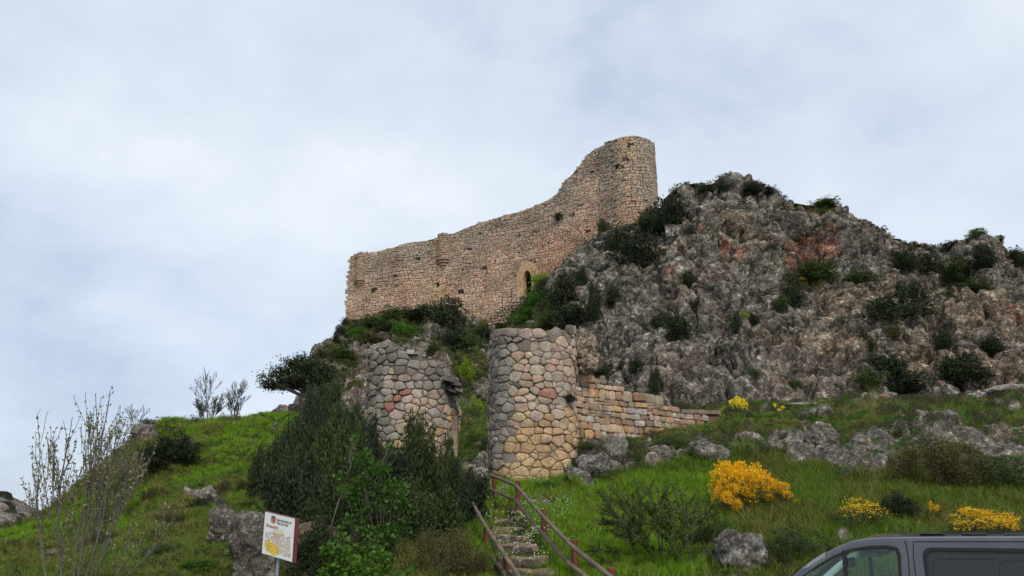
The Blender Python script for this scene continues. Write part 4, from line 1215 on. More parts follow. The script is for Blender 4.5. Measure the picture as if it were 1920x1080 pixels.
# ---- large bushes near the camera
def bush(name, px, py_top, py_base, w, Y, parts_, label, stems=None, cat='shrub', group=None, bvh=None, rz=None):
    """parts_: list of (part name, (V, F) in unit size, material); the unit crown is 1 wide (radius) and 1.9 high"""
    s = mpp(px, py_base, Y)
    b = at(px, py_base, Y); zg = drop(BVH_H, b[0], b[1], b[2])
    top = z_for(Y, py_top)
    H_ = top - zg; R_ = w * s / 2
    root = empty(name, (b[0], b[1], zg - 0.05), label, cat, group, rz=rp_.uniform(0, 6.28) if rz is None else rz)
    for nm, me, sc_ in parts_:
        o = bpy.data.objects.new(nm, me); COL.objects.link(o); o.parent = root
        if nm in ('flowers', 'foliage'): o['kind'] = 'stuff'
        o.scale = (R_ * sc_[0], R_ * sc_[0], H_ * sc_[1])
    return root
def stem_me(seed, n=9, h=1.2):
    r = random.Random(seed); segs = []
    for k in range(n):
        a = r.uniform(0, 6.28); p = np.array((0.08 * math.cos(a), 0.08 * math.sin(a), -0.05)); d = np.array((math.cos(a) * .35, math.sin(a) * .35, 1.0)); R0 = 0.035
        for q in range(5):
            p2 = p + d * h / 5 * r.uniform(.8, 1.1); segs.append((p, p2, R0, R0 * .75)); R0 *= .75; p = p2
            d = d + np.array((r.uniform(-.25, .25), r.uniform(-.25, .25), 0))
    return me_from('stems', tubes(segs), M_bark)
st_me = [stem_me(i) for i in range(3)]
jun = []
for s_ in range(3):
    (vf, segs) = sprig_leaves(200 + s_, 460, 36, 0.058, 0.5, height=1.0 * 1.0, spread=1.0, lenr=(0.30, 0.62), upw=1.0)
    jun.append(me_from('foliage', vf, ML[('juniper_dark', 'juniper', 'juniper_tip')[s_]]))
(vf, segs) = sprig_leaves(240, 380, 30, 0.052, 0.36, height=1.0, spread=1.0, lenr=(0.30, 0.6), upw=0.8)
oli = me_from('foliage', vf, ML['olive'])
dns = me_from('foliage', (lambda vf: (vf[0] * (1, 1, 0.55), vf[1]))(clump_leaves(300, 150, 80, 1.0, 0.075, 0.55, flat=0.9, clump_r=0.22, shell=.4)), ML['dark'])
brt = me_from('foliage', (lambda vf: (vf[0] * (1, 1, 0.55), vf[1]))(clump_leaves(310, 90, 64, 1.0, 0.088, 0.7, flat=0.9, clump_r=0.17, shell=.35, up=.1)), ML['bramble'])
midm = me_from('foliage', (lambda vf: (vf[0] * (1, 1, 0.55), vf[1]))(clump_leaves(320, 150, 60, 1.0, 0.060, 0.5, flat=0.9, clump_r=0.24, shell=.3, up=.5)), ML['mid'])
BIG = [
 ('juniper_bush', 625, 706, 850, 120, 27.5, 1, 'dark juniper filling the slope between the leaning oak and the broken tower'),
 ('juniper_bush', 600, 690, 860, 90, 30, 2, 'dark juniper reaching up to the roots of the leaning oak'),
 ('juniper_bush', 668, 742, 870, 90, 25.0, 0, 'olive juniper pressed against the grey flank of the broken tower'),
 ('juniper_bush', 510, 805, 920, 90, 24.0, 2, 'outermost dark juniper at the brow of the grassy hill'),
 ('juniper_bush', 700, 800, 980, 130, 17.8, 0, 'dark juniper above the bright bramble'),
 ('juniper_bush', 575, 706, 900, 120, 23.5, 0, 'tall dark juniper thicket on the crest below the leaning oak'),
 ('juniper_bush', 535, 770, 915, 120, 22.0, 1, 'dark juniper fanning out over the grassy hill'),
 ('juniper_bush', 640, 758, 960, 150, 20.5, 2, 'olive-tipped juniper bush beside the broken tower'),
 ('juniper_bush', 560, 830, 985, 150, 18.5, 0, 'dark juniper low behind the white information board'),
 ('juniper_bush', 735, 752, 950, 130, 19.5, 1, 'upright juniper sprays in front of the broken tower'),
 ('juniper_bush', 805, 762, 950, 120, 19.0, 2, 'upright brownish juniper covering the base of the broken tower'),
 ('juniper_bush', 860, 850, 985, 110, 18.5, 0, 'dark juniper beside the top of the steps'),
 ('juniper_bush', 640, 870, 1075, 160, 16.5, 1, 'shadowy juniper at the heart of the thicket'),
 ('juniper_bush', 780, 880, 1060, 180, 16.5, 2, 'dark juniper above the olive bush by the steps'),
]
for (nm, px, pt, pb, w, Y, v, lb) in BIG:
    bush(nm, px, pt, pb, w * 1.12, Y, [('foliage', jun[v], (1.0, 1.03)), ('stems', st_me[v], (.7, .6))], lb, group='juniper bushes massed below the towers')
bush('dense_bush', 590, 965, 1095, 110, 13.8, [('foliage', dns, (1.0, 1.0)), ('stems', st_me[0], (.6, .5))], 'dark dense bush between the boulder and the bright bramble')
def vine(name, spots, label, seed, mat, leaf=.075, per=150):
    """a scrambling plant: leaf clumps along its arching stems; spots (px, py, radius px, Y)"""
    rs = np.random.RandomState(seed); P_ = []; D_ = []; segs = []
    b = at(spots[-1][0], 1085, spots[-1][3] + .3); zb = drop(BVH_H, b[0], b[1], b[2]); base = np.array((b[0], b[1], zb))
    prev = base
    for (px, py, r_, Y) in spots:
        c = at(px, py, Y); R_ = r_ * mpp(px, py, Y)
        k = int(per * (r_ / 25.0) ** 2)
        for q in range(5):
            cc = c + rs.normal(size=3) * R_ * (.55, .6, .5); e_ = ball_dirs(k // 5, rs, .3)
            P_.append(cc + e_ * (R_ * .48 * rs.rand(k // 5, 1) ** .5)); D_.append(e_ + rs.normal(size=e_.shape) * .7 - (0, 0, .2))
            segs.append((base * .2 + cc * .8 - (0, 0, .1), cc, .008, .004))
        segs.append((base + rs.normal(size=3) * (.1, .1, 0), base * .2 + c * .8 - (0, 0, .1), .016, .008))
    P_ = np.concatenate(P_) - base; D_ = np.concatenate(D_)
    root = empty(name, base, label, 'shrub')
    V, Fc = leaf_quads(P_, D_, leaf * rs.uniform(.5, 1.4, len(P_)), .75, rs); mesh_obj('leaves', V, Fc, mat, root)
    segs = [(np.array(a) - base, np.array(c) - base, r0, r1) for a, c, r0, r1 in segs]
    V, Fc = tubes(segs); mesh_obj('stems', V, Fc, M_bark, root)
vine('bramble_bush', [(688, 862, 30, 14.7), (712, 885, 28, 14.6), (735, 912, 26, 14.5), (748, 945, 24, 14.4), (742, 985, 24, 14.3), (676, 905, 28, 14.7), (662, 940, 26, 14.6), (690, 950, 22, 14.6), (700, 1000, 22, 14.4), (655, 985, 24, 14.4), (720, 1020, 24, 14.2)], 'bright green bramble arching over the dark thicket', 41, ML['bramble'], per=210)
vine('bramble_bush', [(640, 1050, 30, 13.3), (680, 1065, 32, 13.2), (720, 1060, 28, 13.2), (760, 1075, 26, 13.1), (700, 1085, 30, 13.0), (625, 1075, 28, 13.3)], 'low bright bramble at the bottom edge under the thicket', 42, ML['bramble'], per=210)
vine('ivy_plant', [(668, 822, 14, 17.0), (735, 838, 14, 17.0), (640, 900, 16, 16.0), (612, 1010, 18, 14.2)], 'little bright ivy sprays breaking through the dark junipers', 43, ML['bramble'], per=150)
bush('olive_bush', 830, 965, 1105, 170, 13.6, [('foliage', oli, (1.0, 1.0)), ('stems', st_me[0], (.6, .6))], 'olive-brown bush beside the lower handrail')
bush('olive_bush', 885, 1020, 1110, 90, 13.3, [('foliage', oli, (1.0, 1.0)), ('stems', st_me[0], (.6, .6))], 'small olive bush at the bottom against the lowest handrail post')
bush('grey_green_bush', 620, 1000, 1080, 90, 14.6, [('foliage', midm, (1.0, 1.0)), ('stems', st_me[0], (.6, .6))], 'grey-green bush on the brown rock beside the information board')
bush('olive_bush', 1775, 800, 965, 200, 18.5, [('foliage', oli, (1.0, 1.0)), ('stems', st_me[1], (.6, .6))], 'large rounded olive-brown bush in front of the rocky band')
bush('grey_green_bush', 1885, 840, 960, 150, 18.0, [('foliage', midm, (1.0, 1.0)), ('stems', st_me[1], (.6, .6))], 'grey-green bush beside the large olive-brown one')
bush('dense_bush', 1690, 915, 985, 80, 15.6, [('foliage', dns, (1.0, 1.0)), ('stems', st_me[2], (.6, .6))], 'dark bush beside the mostly green gorse above the van')
bush('grey_green_bush', 1340, 960, 1040, 110, 14.6, [('foliage', midm, (1.0, 1.0)), ('stems', st_me[2], (.6, .6))], 'grassy green bush under the largest gorse, beside the thorn bushes')
bush('grey_green_bush', 1440, 1015, 1100, 100, 12.9, [('foliage', oli, (1.0, 1.0)), ('stems', st_me[1], (.6, .6))], 'olive bush between the pale boulder and the van')
bush('grey_green_bush', 1490, 975, 1095, 130, 13.2, [('foliage', midm, (1.0, 1.0)), ('stems', st_me[2], (.6, .6))], 'grassy green bush behind the front of the van')
bush('dense_bush', 322, 808, 900, 105, 30, [('foliage', dns, (1.0, 1.0)), ('stems', st_me[0], (.6, .5))], 'dark bush hugging the brow of the grassy hill')
bush('dense_bush', 275, 835, 925, 55, 29.3, [('foliage', dns, (1.0, 1.0)), ('stems', st_me[1], (.6, .5))], 'dark bush spilling down the rocky edge of the grassy hill')
bush('dense_bush', 246, 850, 940, 55, 28, [('foliage', me_from('foliage', (lambda vf: (vf[0] * (1, 1, 0.55), vf[1]))(clump_leaves(333, 60, 50, 1.0, 0.09, 0.5, flat=0.9)), ML['olive']), (1.0, 1.0))], 'ochre-leaved bush on the outer shoulder of the grassy hill')
for (px, pt, pb, w, Y, m_, lb) in ((325, 955, 1000, 70, 21.5, oli, 'brown heath hummock beside the broken rock of the lower hill'),
    (445, 890, 925, 90, 24.5, oli, 'long brown hummock crossing the middle of the grassy hill'),
    (385, 925, 960, 60, 23.0, dns, 'small dark hummock above the dark cracked rock'),
    (470, 935, 965, 70, 21.0, midm, 'green hummock between the hill and the juniper thicket'),
    (290, 905, 935, 50, 26.5, oli, 'brown tussock under the ochre-leaved bush'),
    (200, 985, 1020, 80, 20.5, oli, 'brown tussock seen through the budding sapling'),
    (300, 1010, 1060, 90, 17.0, midm, 'leafy green hummock at the foot of the grassy hill'),
    (375, 1040, 1090, 80, 14.5, brt, 'bright leafy weeds beside the tall grey boulder'),
    (60, 1030, 1070, 90, 17.5, oli, 'brown tussock at the lower corner of the picture'),
    (500, 850, 880, 50, 27.5, dns, 'dark hummock beside the outermost juniper')):
    bush('low_shrub', px, pt, pb, w, Y, [('foliage', m_, (1.0, 1.0))], lb, group='hummocks on the grassy hill')
bush('low_shrub', 410, 818, 842, 40, 37, [('foliage', dns, (1.0, 1.0))], 'small dark shrub on the upper grass of the hill')
bush('grey_green_bush', 1100, 822, 850, 60, 24.3, [('foliage', midm, (1.0, 1.0))], 'grey-green cushion at the foot of the low wall beside the tower')
bush('grey_green_bush', 1170, 812, 845, 80, 24.4, [('foliage', midm, (1.0, 1.0))], 'grassy green cushion along the foot of the low wall')
bush('low_shrub', 1262, 808, 842, 80, 24.6, [('foliage', midm, (1.0, 1.0))], 'green cushion below the end of the low wall')
bush('low_shrub', 1085, 852, 885, 44, 23.0, [('foliage', dns, (1.0, 1.0))], 'dark cushion in the angle between gate tower and boulder')
bush('low_shrub', 1205, 830, 870, 60, 23.0, [('foliage', oli, (1.0, 1.0))], 'brownish cushion on top of the boulders below the low wall')
bush('low_shrub', 1125, 828, 862, 50, 23.2, [('foliage', oli, (1.0, 1.0))], 'brownish cushion above the pale boulder beside the gate tower')
bush('low_shrub', 1262, 868, 905, 50, 22.0, [('foliage', midm, (1.0, 1.0))], 'green cushion below the ribbed boulder')
bush('low_shrub', 1310, 825, 862, 60, 23.4, [('foliage', midm, (1.0, 1.0))], 'green cushion beside the flat white-spotted rock')
bush('low_shrub', 1420, 815, 862, 70, 23.6, [('foliage', midm, (1.0, 1.0))], 'green hummock in the rocky band above the largest gorse')
bush('low_shrub', 1640, 800, 840, 60, 25.0, [('foliage', oli, (1.0, 1.0))], 'olive hummock in the middle of the rocky band')
bush('low_shrub', 1480, 790, 815, 50, 27.0, [('foliage', midm, (1.0, 1.0))], 'green hummock on the upper side of the rocky band')
bush('low_shrub', 1265, 742, 775, 80, 30.5, [('foliage', oli, (1.0, 1.0))], 'olive shrub peeping over the low wall')
bush('low_shrub', 1148, 872, 925, 60, 22.4, [('foliage', midm, (1.0, 1.0))], 'weedy cushion at the base of the pale boulder')
bush('low_shrub', 1025, 895, 925, 60, 22.8, [('foliage', me_from('foliage', (lambda vf: (vf[0] * (1, 1, 0.55), vf[1]))(clump_leaves(343, 60, 40, 1.0, 0.10, 0.7, flat=0.9)), ML['bright']), (1.0, 1.0))], 'leafy green weeds at the foot of the gate tower')

# gorse in flower: green cushion and flower masses
def gorse_me(seed, lobes, n=2600, fl=0.042):
    rs = np.random.RandomState(seed)
    P_ = []; D_ = []
    for (x, y, z, r_) in lobes:
        k = int(n * r_ ** 2 / sum(l[3] ** 2 for l in lobes))
        d = ball_dirs(k, rs, .5); rr_ = r_ * rs.uniform(.55, 1.05, k) * (1 + .35 * np.sin(9 * d[:, 0] + seed) * np.sin(8 * d[:, 2] + 1) * np.cos(7 * d[:, 1]))
        P_.append(np.array((x, y, z)) + d * rr_[:, None] * (1, 1, .8)); D_.append(d + rs.normal(size=d.shape) * .6)
    P_ = np.concatenate(P_); D_ = np.concatenate(D_)
    return leaf_quads(P_, D_, fl * rs.uniform(.6, 1.3, len(P_)), .75, rs)
def gorse(px, py_top, py_base, w, Y, n, seed, label, flmat='gorse', green=True, fl=0.042, sparse=1.0, gmat='mid'):
    r = random.Random(seed)
    lobes = []
    for k in range(n):
        a = r.uniform(0, 6.28); q = r.uniform(.15, .85)
        lobes.append((math.cos(a) * q, math.sin(a) * q * .7, r.uniform(.35, 1.0) - q * .25, r.uniform(.12, .23)))
    fm = me_from('flowers', gorse_me(seed, lobes, int(3200 * sparse), fl), ML[flmat])
    gm = me_from('foliage', (lambda vf: (vf[0] * (1, 1, .5), vf[1]))(clump_leaves(seed + 5, 80, 46, 0.92, 0.07, 0.3, flat=0.9, clump_r=.3, shell=.2, up=.6)), ML[gmat])
    return bush('gorse_bush', px, py_top, py_base, w, Y, [('flowers', fm, (1, 1)), ('foliage', gm, (.95, .9)), ('stems', st_me[seed % 3], (.6, .6))], label, group='flowering gorse bushes on the slope')
gorse(1405, 860, 985, 160, 17.0, 32, 1, 'largest gorse bush, covered in orange-yellow flowers', sparse=2.2, fl=.042)
gorse(1470, 905, 975, 90, 16.8, 12, 21, 'orange-yellow gorse shoulder joined to the largest gorse bush', sparse=1.2, fl=.05)
gorse(1505, 932, 975, 50, 16.6, 6, 23, 'outermost small orange-yellow clump of the largest gorse', sparse=.5, fl=.045)
gorse(1375, 905, 965, 90, 16.5, 10, 22, 'orange-yellow gorse lobe low in front of the largest gorse bush', sparse=1.2, fl=.05)
gorse(1618, 922, 1020, 165, 14.8, 16, 2, 'mostly green gorse bush dotted with yellow behind the van bonnet', sparse=.22, gmat='juniper_tip')
gorse(1845, 948, 1010, 175, 14.0, 22, 3, 'wide yellow gorse bush seen just over the van roof', sparse=.62, flmat='gorse', gmat='juniper_tip')
gorse(1752, 935, 975, 40, 15.5, 5, 4, 'small yellow gorse sprig under the olive-brown bush', sparse=.25, fl=.06)
gorse(1300, 955, 1015, 55, 15.2, 6, 5, 'thin yellow gorse sprays beside the thorn bush', sparse=.28, flmat='yellow', fl=.05)
gorse(1378, 738, 792, 66, 31, 8, 6, 'yellow-green gorse on the terrace above the end of the low wall', sparse=.35, flmat='yellow', fl=.07)
gorse(1457, 752, 795, 38, 31, 5, 7, 'little yellow-green gorse tuft on the terrace edge', sparse=.2, flmat='yellow', fl=.08)
gorse(1360, 790, 806, 26, 28.5, 4, 8, 'tiny yellow gorse tuft just under the terrace edge', sparse=.14, flmat='yellow', fl=.10)
gorse(1063, 900, 918, 24, 23.0, 4, 9, 'tiny orange flower clump at the corner of the gate tower', sparse=.16, fl=.12)
gorse(892, 742, 775, 44, 33, 6, 10, 'yellow-green spurge clump in the gap between the gate towers', sparse=.2, flmat='lime' , fl=.10)
gorse(1905, 965, 1000, 40, 13.6, 5, 11, 'ochre gorse end at the picture edge above the van roof', sparse=.3)

# ---- branching plants
def grow(r, p, d, L_, rad, depth, segs, tips, spread=.55, up=.25, kids=(2, 3), taper=.62, bend=.12, minr=.003):
    n = 4
    for k in range(n):
        d = d + np.array((r.gauss(0, bend), r.gauss(0, bend), r.gauss(0, bend) + up * .15)); d = d / np.linalg.norm(d)
        p2 = p + d * L_ / n; r2 = max(minr, rad * (1 - .28 / n * (k + 1)))
        segs.append((p, p2, rad if k == 0 else max(minr, rad * (1 - .28 / n * k)), r2)); p = p2
        tips.append((p, d, depth))
        if depth > 0 and k >= 1:
            for _ in range(1 if k < n - 1 else r.randint(*kids) - 1):
                if r.random() < .85:
                    e_ = d + np.array((r.gauss(0, spread), r.gauss(0, spread), r.gauss(0, spread * .6) + up)); e_ /= np.linalg.norm(e_)
                    grow(r, p, e_, L_ * r.uniform(.5, .8), r2 * taper, depth - 1, segs, tips, spread, up, kids, taper, bend, minr)
    if depth > 0:
        grow(r, p, d, L_ * .75, rad * .7, depth - 1, segs, tips, spread, up, kids, taper, bend, minr)
def bare_plant(name, base, stems, label, cat, seed, bark, leafmat=None, leaf=.06, leafp=.5, sides=5, group=None, depth=3, leafname='buds', spread=.5, up=.25, minr=.003, only_thin=True, rad=.03, bend=.12, nleaf=3):
    r = random.Random(seed); segs = []; tips = []
    for (dx, dy, dz, L_) in stems:
        d = np.array((dx, dy, dz), float); d /= np.linalg.norm(d)
        grow(r, np.array((r.uniform(-.06, .06), r.uniform(-.06, .06), -.1)), d, L_, rad, depth, segs, tips, spread, up, minr=minr, bend=bend)
    root = empty(name, base, label, cat, group)
    V, Fc = tubes(segs, sides); mesh_obj('branches', V, Fc, bark, root)
    if leafmat:
        T = [t for t in tips if t[2] <= 1 and r.random() < leafp]
        rs = np.random.RandomState(seed)
        P_ = np.repeat(np.array([t[0] for t in T]), nleaf, 0); D_ = np.repeat(np.array([t[1] for t in T]), nleaf, 0)
        P_ = P_ + rs.normal(size=P_.shape) * leaf * .3
        V, Fc = leaf_quads(P_, D_ + rs.normal(size=D_.shape) * .6, leaf * rs.uniform(.6, 1.3, len(P_)), .55, rs)
        mesh_obj(leafname, V, Fc, leafmat, root)
    return root
# tall budding shrub at the left
b = at(140, 1110, 11.5); zg = drop(BVH_H, b[0], b[1], b[2])
bare_plant('budding_tree', (b[0], b[1], zg), [(-.85, .1, 1, .95), (-.48, -.1, 1, 1.1), (-.16, .1, 1, 1.25), (.12, 0, 1, 1.2), (.36, -.2, 1, 1.15), (.62, .1, 1, 1.0), (.9, .2, .9, .8)],
           'many-stemmed sapling with pale budding twigs in front of the grassy hill', 'tree', 3, simple_mat('sapling_bark', (0.11, 0.10, 0.08), .9, nscale=30, vary=.4), ML['bud'], leaf=.05, leafp=.75, depth=3, spread=.30, up=.45, rad=.019, minr=.0035, bend=.06, nleaf=2)
for (px, pb, ptop, Y, seed, lb) in ((388, 796, 700, 43, 5, 'taller of two bare trees standing on the grassy skyline'), (437, 794, 720, 43, 6, 'shorter of two bare trees on the grassy skyline')):
    b = at(px, pb, Y); s = mpp(px, pb, Y); Ht = (pb - ptop) * s
    stems = [(0, 0, 1, Ht * .40)] + ([(-.5, 0, 1, Ht * .26), (-.9, .2, 1, Ht * .22), (.5, .2, 1, Ht * .25), (.8, -.2, 1, Ht * .22)] if seed == 5 else [(-.3, 0, 1, Ht * .3), (.4, 0, 1, Ht * .25)])
    bare_plant('bare_tree', (b[0], b[1], drop(BVH_H, b[0], b[1], b[2])), stems, lb, 'tree', seed, M_bark_grey if False else M_bark, None, depth=4, spread=.48, up=.28, rad=.034, minr=.0075, sides=3, bend=.06, group='bare trees on the grassy skyline')
b = at(252, 815, 39); 
bare_plant('bare_bush', (b[0], b[1], drop(BVH_H, b[0], b[1], b[2])), [(-.9, 0, .9, .9), (-.4, .2, 1, .8), (.3, 0, 1, .7), (-1.2, 0, .4, .6)], 'leafless bush overhanging the rocky edge of the hill', 'shrub', 9, M_bark, ML['bud'], leaf=.05, leafp=.4, depth=2, spread=.6, up=.05, rad=.02, minr=.009)
# thorn bush on the bright grass
b = at(1240, 1075, 13.9)
bare_plant('thorn_bush', (b[0], b[1], drop(BVH_H, b[0], b[1], b[2])), [(-.8, .2, .8, .55), (-.4, 0, 1, .65), (0, .2, 1, .72), (.4, 0, 1, .6), (.8, .2, .7, .5), (.1, -.4, .9, .55), (-1.1, -.1, .5, .5)], 'wiry dark thorn bush with sparse small leaves on the bright grass', 'shrub', 12, M_bark, ML['thorn'], leaf=.040, leafp=.95, leafname='leaves', depth=3, spread=.55, up=.08, rad=.014, minr=.004, nleaf=7)
b = at(1300, 1085, 13.2)
bare_plant('thorn_bush', (b[0], b[1], drop(BVH_H, b[0], b[1], b[2])), [(-.6, .2, 1, .45), (0, 0, 1, .5), (.6, 0, .8, .45)], 'lower leafier thorn bush beside the pale boulder', 'shrub', 13, M_bark, ML['thorn'], leaf=.040, leafp=.95, leafname='leaves', depth=3, spread=.55, up=.08, rad=.012, minr=.004, nleaf=5)
b = at(1476, 385, 74.5)
bare_plant('bare_bush', (b[0], b[1], b[2] - 1.2), [(-.3, 0, 1, .8), (.3, 0, 1, .9)], 'spindly bare bush on the skyline beside the summit', 'shrub', 15, M_bark_grey, ML['mid'], leaf=.12, leafp=.4, depth=2, rad=.03, minr=.015)

# leaning oak silhouetted against the sky
def oak(px, py, Y, label):
    P0 = at(px, py, Y); s = mpp(px, py, Y)
    root = empty('leaning_oak', P0, label, 'tree')
    r = random.Random(8); segs = []; tips = []
    for d, L_ in (((-1.0, 0, .40), 42), ((-.75, .2, .75), 40), ((-.3, -.2, 1.0), 36), ((-1.1, -.1, .12), 44), ((.1, .1, 1), 28)):
        d = np.array(d); d /= np.linalg.norm(d)
        grow(r, np.array((0., 0., 0.)), d, L_ * s, .16, 2, segs, tips, .40, .05, minr=.02, bend=.1)
    V, Fc = tubes(segs, 6); mesh_obj('trunk', V, Fc, M_bark, root)
    rs = np.random.RandomState(4)
    T = [t for t in tips if t[2] <= 1]
    P_ = np.array([t[0] for t in T]); P_ = np.repeat(P_, 26, 0); P_ = P_ + rs.normal(size=P_.shape) * (.26, .32, .16)
    V, Fc = leaf_quads(P_, rs.normal(size=P_.shape), .16 * rs.uniform(.6, 1.3, len(P_)), .7, rs)
    mesh_obj('crown', V, Fc, ML['dark'], root)
    return root
oak(582, 744, 58, 'dark spreading oak leaning out over the grassy hill against the sky')
for (px, py, w, lb) in ((602, 661, 16, 'tiny dark bush sticking out of the mound edge above the leaning oak'), (648, 604, 16, 'tiny dark bush under the lower corner of the castle wall'), (640, 622, 20, 'small dark bush just below the corner of the castle wall'), (628, 640, 18, 'small dark bush halfway down the bare edge of the mound'), (590, 690, 26, 'dark bush at the crown of the leaning oak')):
    cliff_shrub(px, py, w, w, 'dark', lb, 'small bushes along the outer edge of the mound')
# ------------------------------------------------------------------ boulders
def ico(sub):
    import bmesh
    bm = bmesh.new(); bmesh.ops.create_icosphere(bm, subdivisions=sub, radius=1.0)
    V = np.array([v.co[:] for v in bm.verts]); Fc = np.array([[v.index for v in f.verts] for f in bm.faces]); bm.free(); return V, Fc
ICO5, ICO4 = ico(6), ico(4)
def boulder(px, py, w, h, Y, seed, label, col=(0.25, 0.235, 0.215), depth=0.8, big=True, sink=.25, name='boulder', tilt=0, col2=(0.16, 0.135, 0.11), spots=True, sh=1.0):
    """(px, py) centre"""
    V, Fc = ICO5 if big else ICO4
    c = at(px, py, Y); s = mpp(px, py, Y); R_ = np.array((w * s / 2, w * s / 2 * depth, h * s / 2)) * 1.05
    P_ = V.copy()
    sup = (np.abs(P_) ** 3.2).sum(1) ** (-1 / 3.2); P_ = P_ * (0.35 + .65 * sup)[:, None]
    W = P_ * R_
    ct, st = math.cos(tilt), math.sin(tilt); W = W @ np.array([[ct, 0, st], [0, 1, 0], [-st, 0, ct]])
    q = W + seed * 13.7
    m = min(R_)
    f1, f2, cid = worley(q / (m * .8) + .3 * noise(q / (m * .5))[:, None]); g1, g2, cid2 = worley(q / (m * .28))
    D_ = m * (.35 * fbm(q, m * 1.6, 3) + .30 * (.6 - f1) + .10 * (.5 - g1) + .07 * fbm(q, m * .3, 3)) * sh
    W = W + V * D_[:, None]
    cc = np.tile(np.array(col), (len(W), 1)) * (.8 + .4 * _wp[cid2][:, :1])
    cc = blend(cc, sstep(fbm(q, m * .7, 3), 0.0, .5) * .8, np.array(col2))
    cc = cc * .82
    o = mesh_obj(name, W, Fc, M_boulder, smooth=False); attr_col(o.data, 'Col', cc)
    o.location = c
    tag(o, label, 'rock')
    return o
boulder(478, 1040, 72, 150, 13.6, 1, 'tall grey boulder directly behind the information board', depth=.9, tilt=.28, col=(.20, .185, .165), col2=(.11, .095, .08))
boulder(585, 1045, 90, 110, 14.3, 2, 'brown-stained boulder behind the post of the information board', col=(.22, .18, .13), col2=(.12, .095, .06))
boulder(421, 992, 50, 60, 18, 3, 'dark cracked rock in the grass up the slope from the grey boulder', col=(.19, .18, .17))
boulder(1385, 1050, 86, 100, 12.9, 4, 'pale lichened boulder at the bottom edge near the van', col=(.26, .25, .23), col2=(.12, .11, .095))
boulder(1118, 880, 76, 56, 23.2, 5, 'pale grey boulder against the foot of the gate tower', col=(.27, .26, .245), col2=(.12, .115, .10))
boulder(1085, 895, 40, 40, 22.9, 6, 'small pale rock wedged under the gate tower corner', col=(.26, .25, .23), big=False)
boulder(1158, 845, 46, 50, 23.7, 15, 'grey cracked rock above the pale boulder by the tower', col=(.24, .23, .21), big=False)
boulder(1228, 862, 56, 44, 23.4, 7, 'grey ribbed boulder below the middle of the low wall', col=(.25, .24, .22), col2=(.12, .11, .1))
boulder(1192, 868, 40, 34, 23.2, 16, 'low grey rock between two boulders below the low wall', col=(.23, .22, .20), big=False)
boulder(1335, 853, 60, 34, 22.8, 17, 'flat white-spotted rock in the green band below the terrace', col=(.27, .26, .24), big=False)
boulder(1540, 838, 60, 76, 23.6, 8, 'tall pale slab of rock in the middle of the rocky band', col=(.24, .225, .20), tilt=-.3)
boulder(1592, 872, 90, 60, 22.6, 9, 'broad speckled boulder at the bottom of the rocky band', col=(.21, .195, .17))
boulder(1755, 800, 80, 46, 26.2, 10, 'dark arched rock on top of the rocky band', col=(.20, .19, .175), tilt=.3)
boulder(1715, 763, 20, 20, 35.5, 11, 'small rounded white boulder on the terrace grass', col=(.48, .46, .43), big=False, name='white_boulder')
boulder(1834, 744, 34, 14, 35.5, 12, 'flat white rock lying on the terrace skyline', col=(.45, .44, .42), big=False, name='white_boulder')
boulder(1896, 733, 80, 18, 35.2, 13, 'long white ledge of rock where the terrace meets the frame', col=(.45, .43, .40), big=False, name='white_boulder')
boulder(1642, 748, 56, 14, 35.6, 14, 'flat orange-stained rock on the terrace skyline', col=(.42, .24, .14), col2=(.36, .32, .28), big=False)
boulder(1690, 756, 40, 12, 35.6, 18, 'low brown rock beside the white boulder on the terrace', col=(.28, .17, .09), big=False)
boulder(1668, 741, 24, 9, 36.2, 19, 'small grey-green rock behind the orange-stained one', col=(.36, .38, .34), big=False)
boulder(1500, 762, 70, 10, 33.5, 20, 'long low grey ledge along the terrace edge', col=(.33, .31, .28), big=False)
boulder(1560, 771, 60, 9, 33, 21, 'thin pale ledge just below the terrace crest', col=(.36, .34, .31), big=False)
boulder(270, 808, 44, 22, 38.6, 22, 'grey rock capping the corner of the grassy hill', col=(.24, .225, .20), big=False)
boulder(1900, 775, 60, 20, 33, 23, 'weathered rock half buried in the terrace grass near the frame', col=(.30, .27, .22), big=False)
boulder(895, 900, 40, 50, 23.6, 24, 'rubble rock beside the top of the steps', col=(.33, .30, .26), big=False)
boulder(905, 870, 22, 40, 24.2, 25, 'pale stone against the shady flank of the gate tower', col=(.30, .28, .25), big=False)
st = boulder(1098, 660, 38, 78, 25.0, 28, 'ragged pale rubble stub of broken wall standing against the gate tower', col=(.44, .35, .27), col2=(.26, .22, .18), name='wall_stub', sh=1.5)
st['category'] = 'ruined wall'
# ------------------------------------------------------------------ steps
M_step = rock_mat('step_stone', 4.0, contrast=.45)
steps = empty('stone_steps', tuple(at(985, 1075, 13.6)), 'rough stone steps with log edges climbing between the two handrails', 'steps')
def box_obj(name, c, sx, sy, sz, mat, parent=None, rz=0.0, jit=0.0, seed=0, col=None, nd=1):
    r = random.Random(seed)
    V = []
    for x in (-1, -.33, .33, 1):
        for y in (-1, 1):
            for z in (-1, 1):
                xx, yy, zz = x * sx / 2 + r.uniform(-jit, jit), y * sy / 2 + r.uniform(-jit, jit), z * sz / 2 + r.uniform(-jit, jit)
                V.append((c[0] + xx * math.cos(rz) - yy * math.sin(rz), c[1] + xx * math.sin(rz) + yy * math.cos(rz), c[2] + zz))
    Fc = [(0, 1, 3, 2), (12, 14, 15, 13)]
    for i in range(3):
        a = i * 4; b = a + 4
        Fc += [(a, b, b + 1, a + 1), (a + 2, a + 3, b + 3, b + 2), (a + 1, b + 1, b + 3, a + 3), (a, a + 2, b + 2, b)]
    o = mesh_obj(name, V, Fc, mat, parent)
    if col is not None: attr_col(o.data, 'Col', np.tile(np.array(col), (len(V), 1)))
    return o
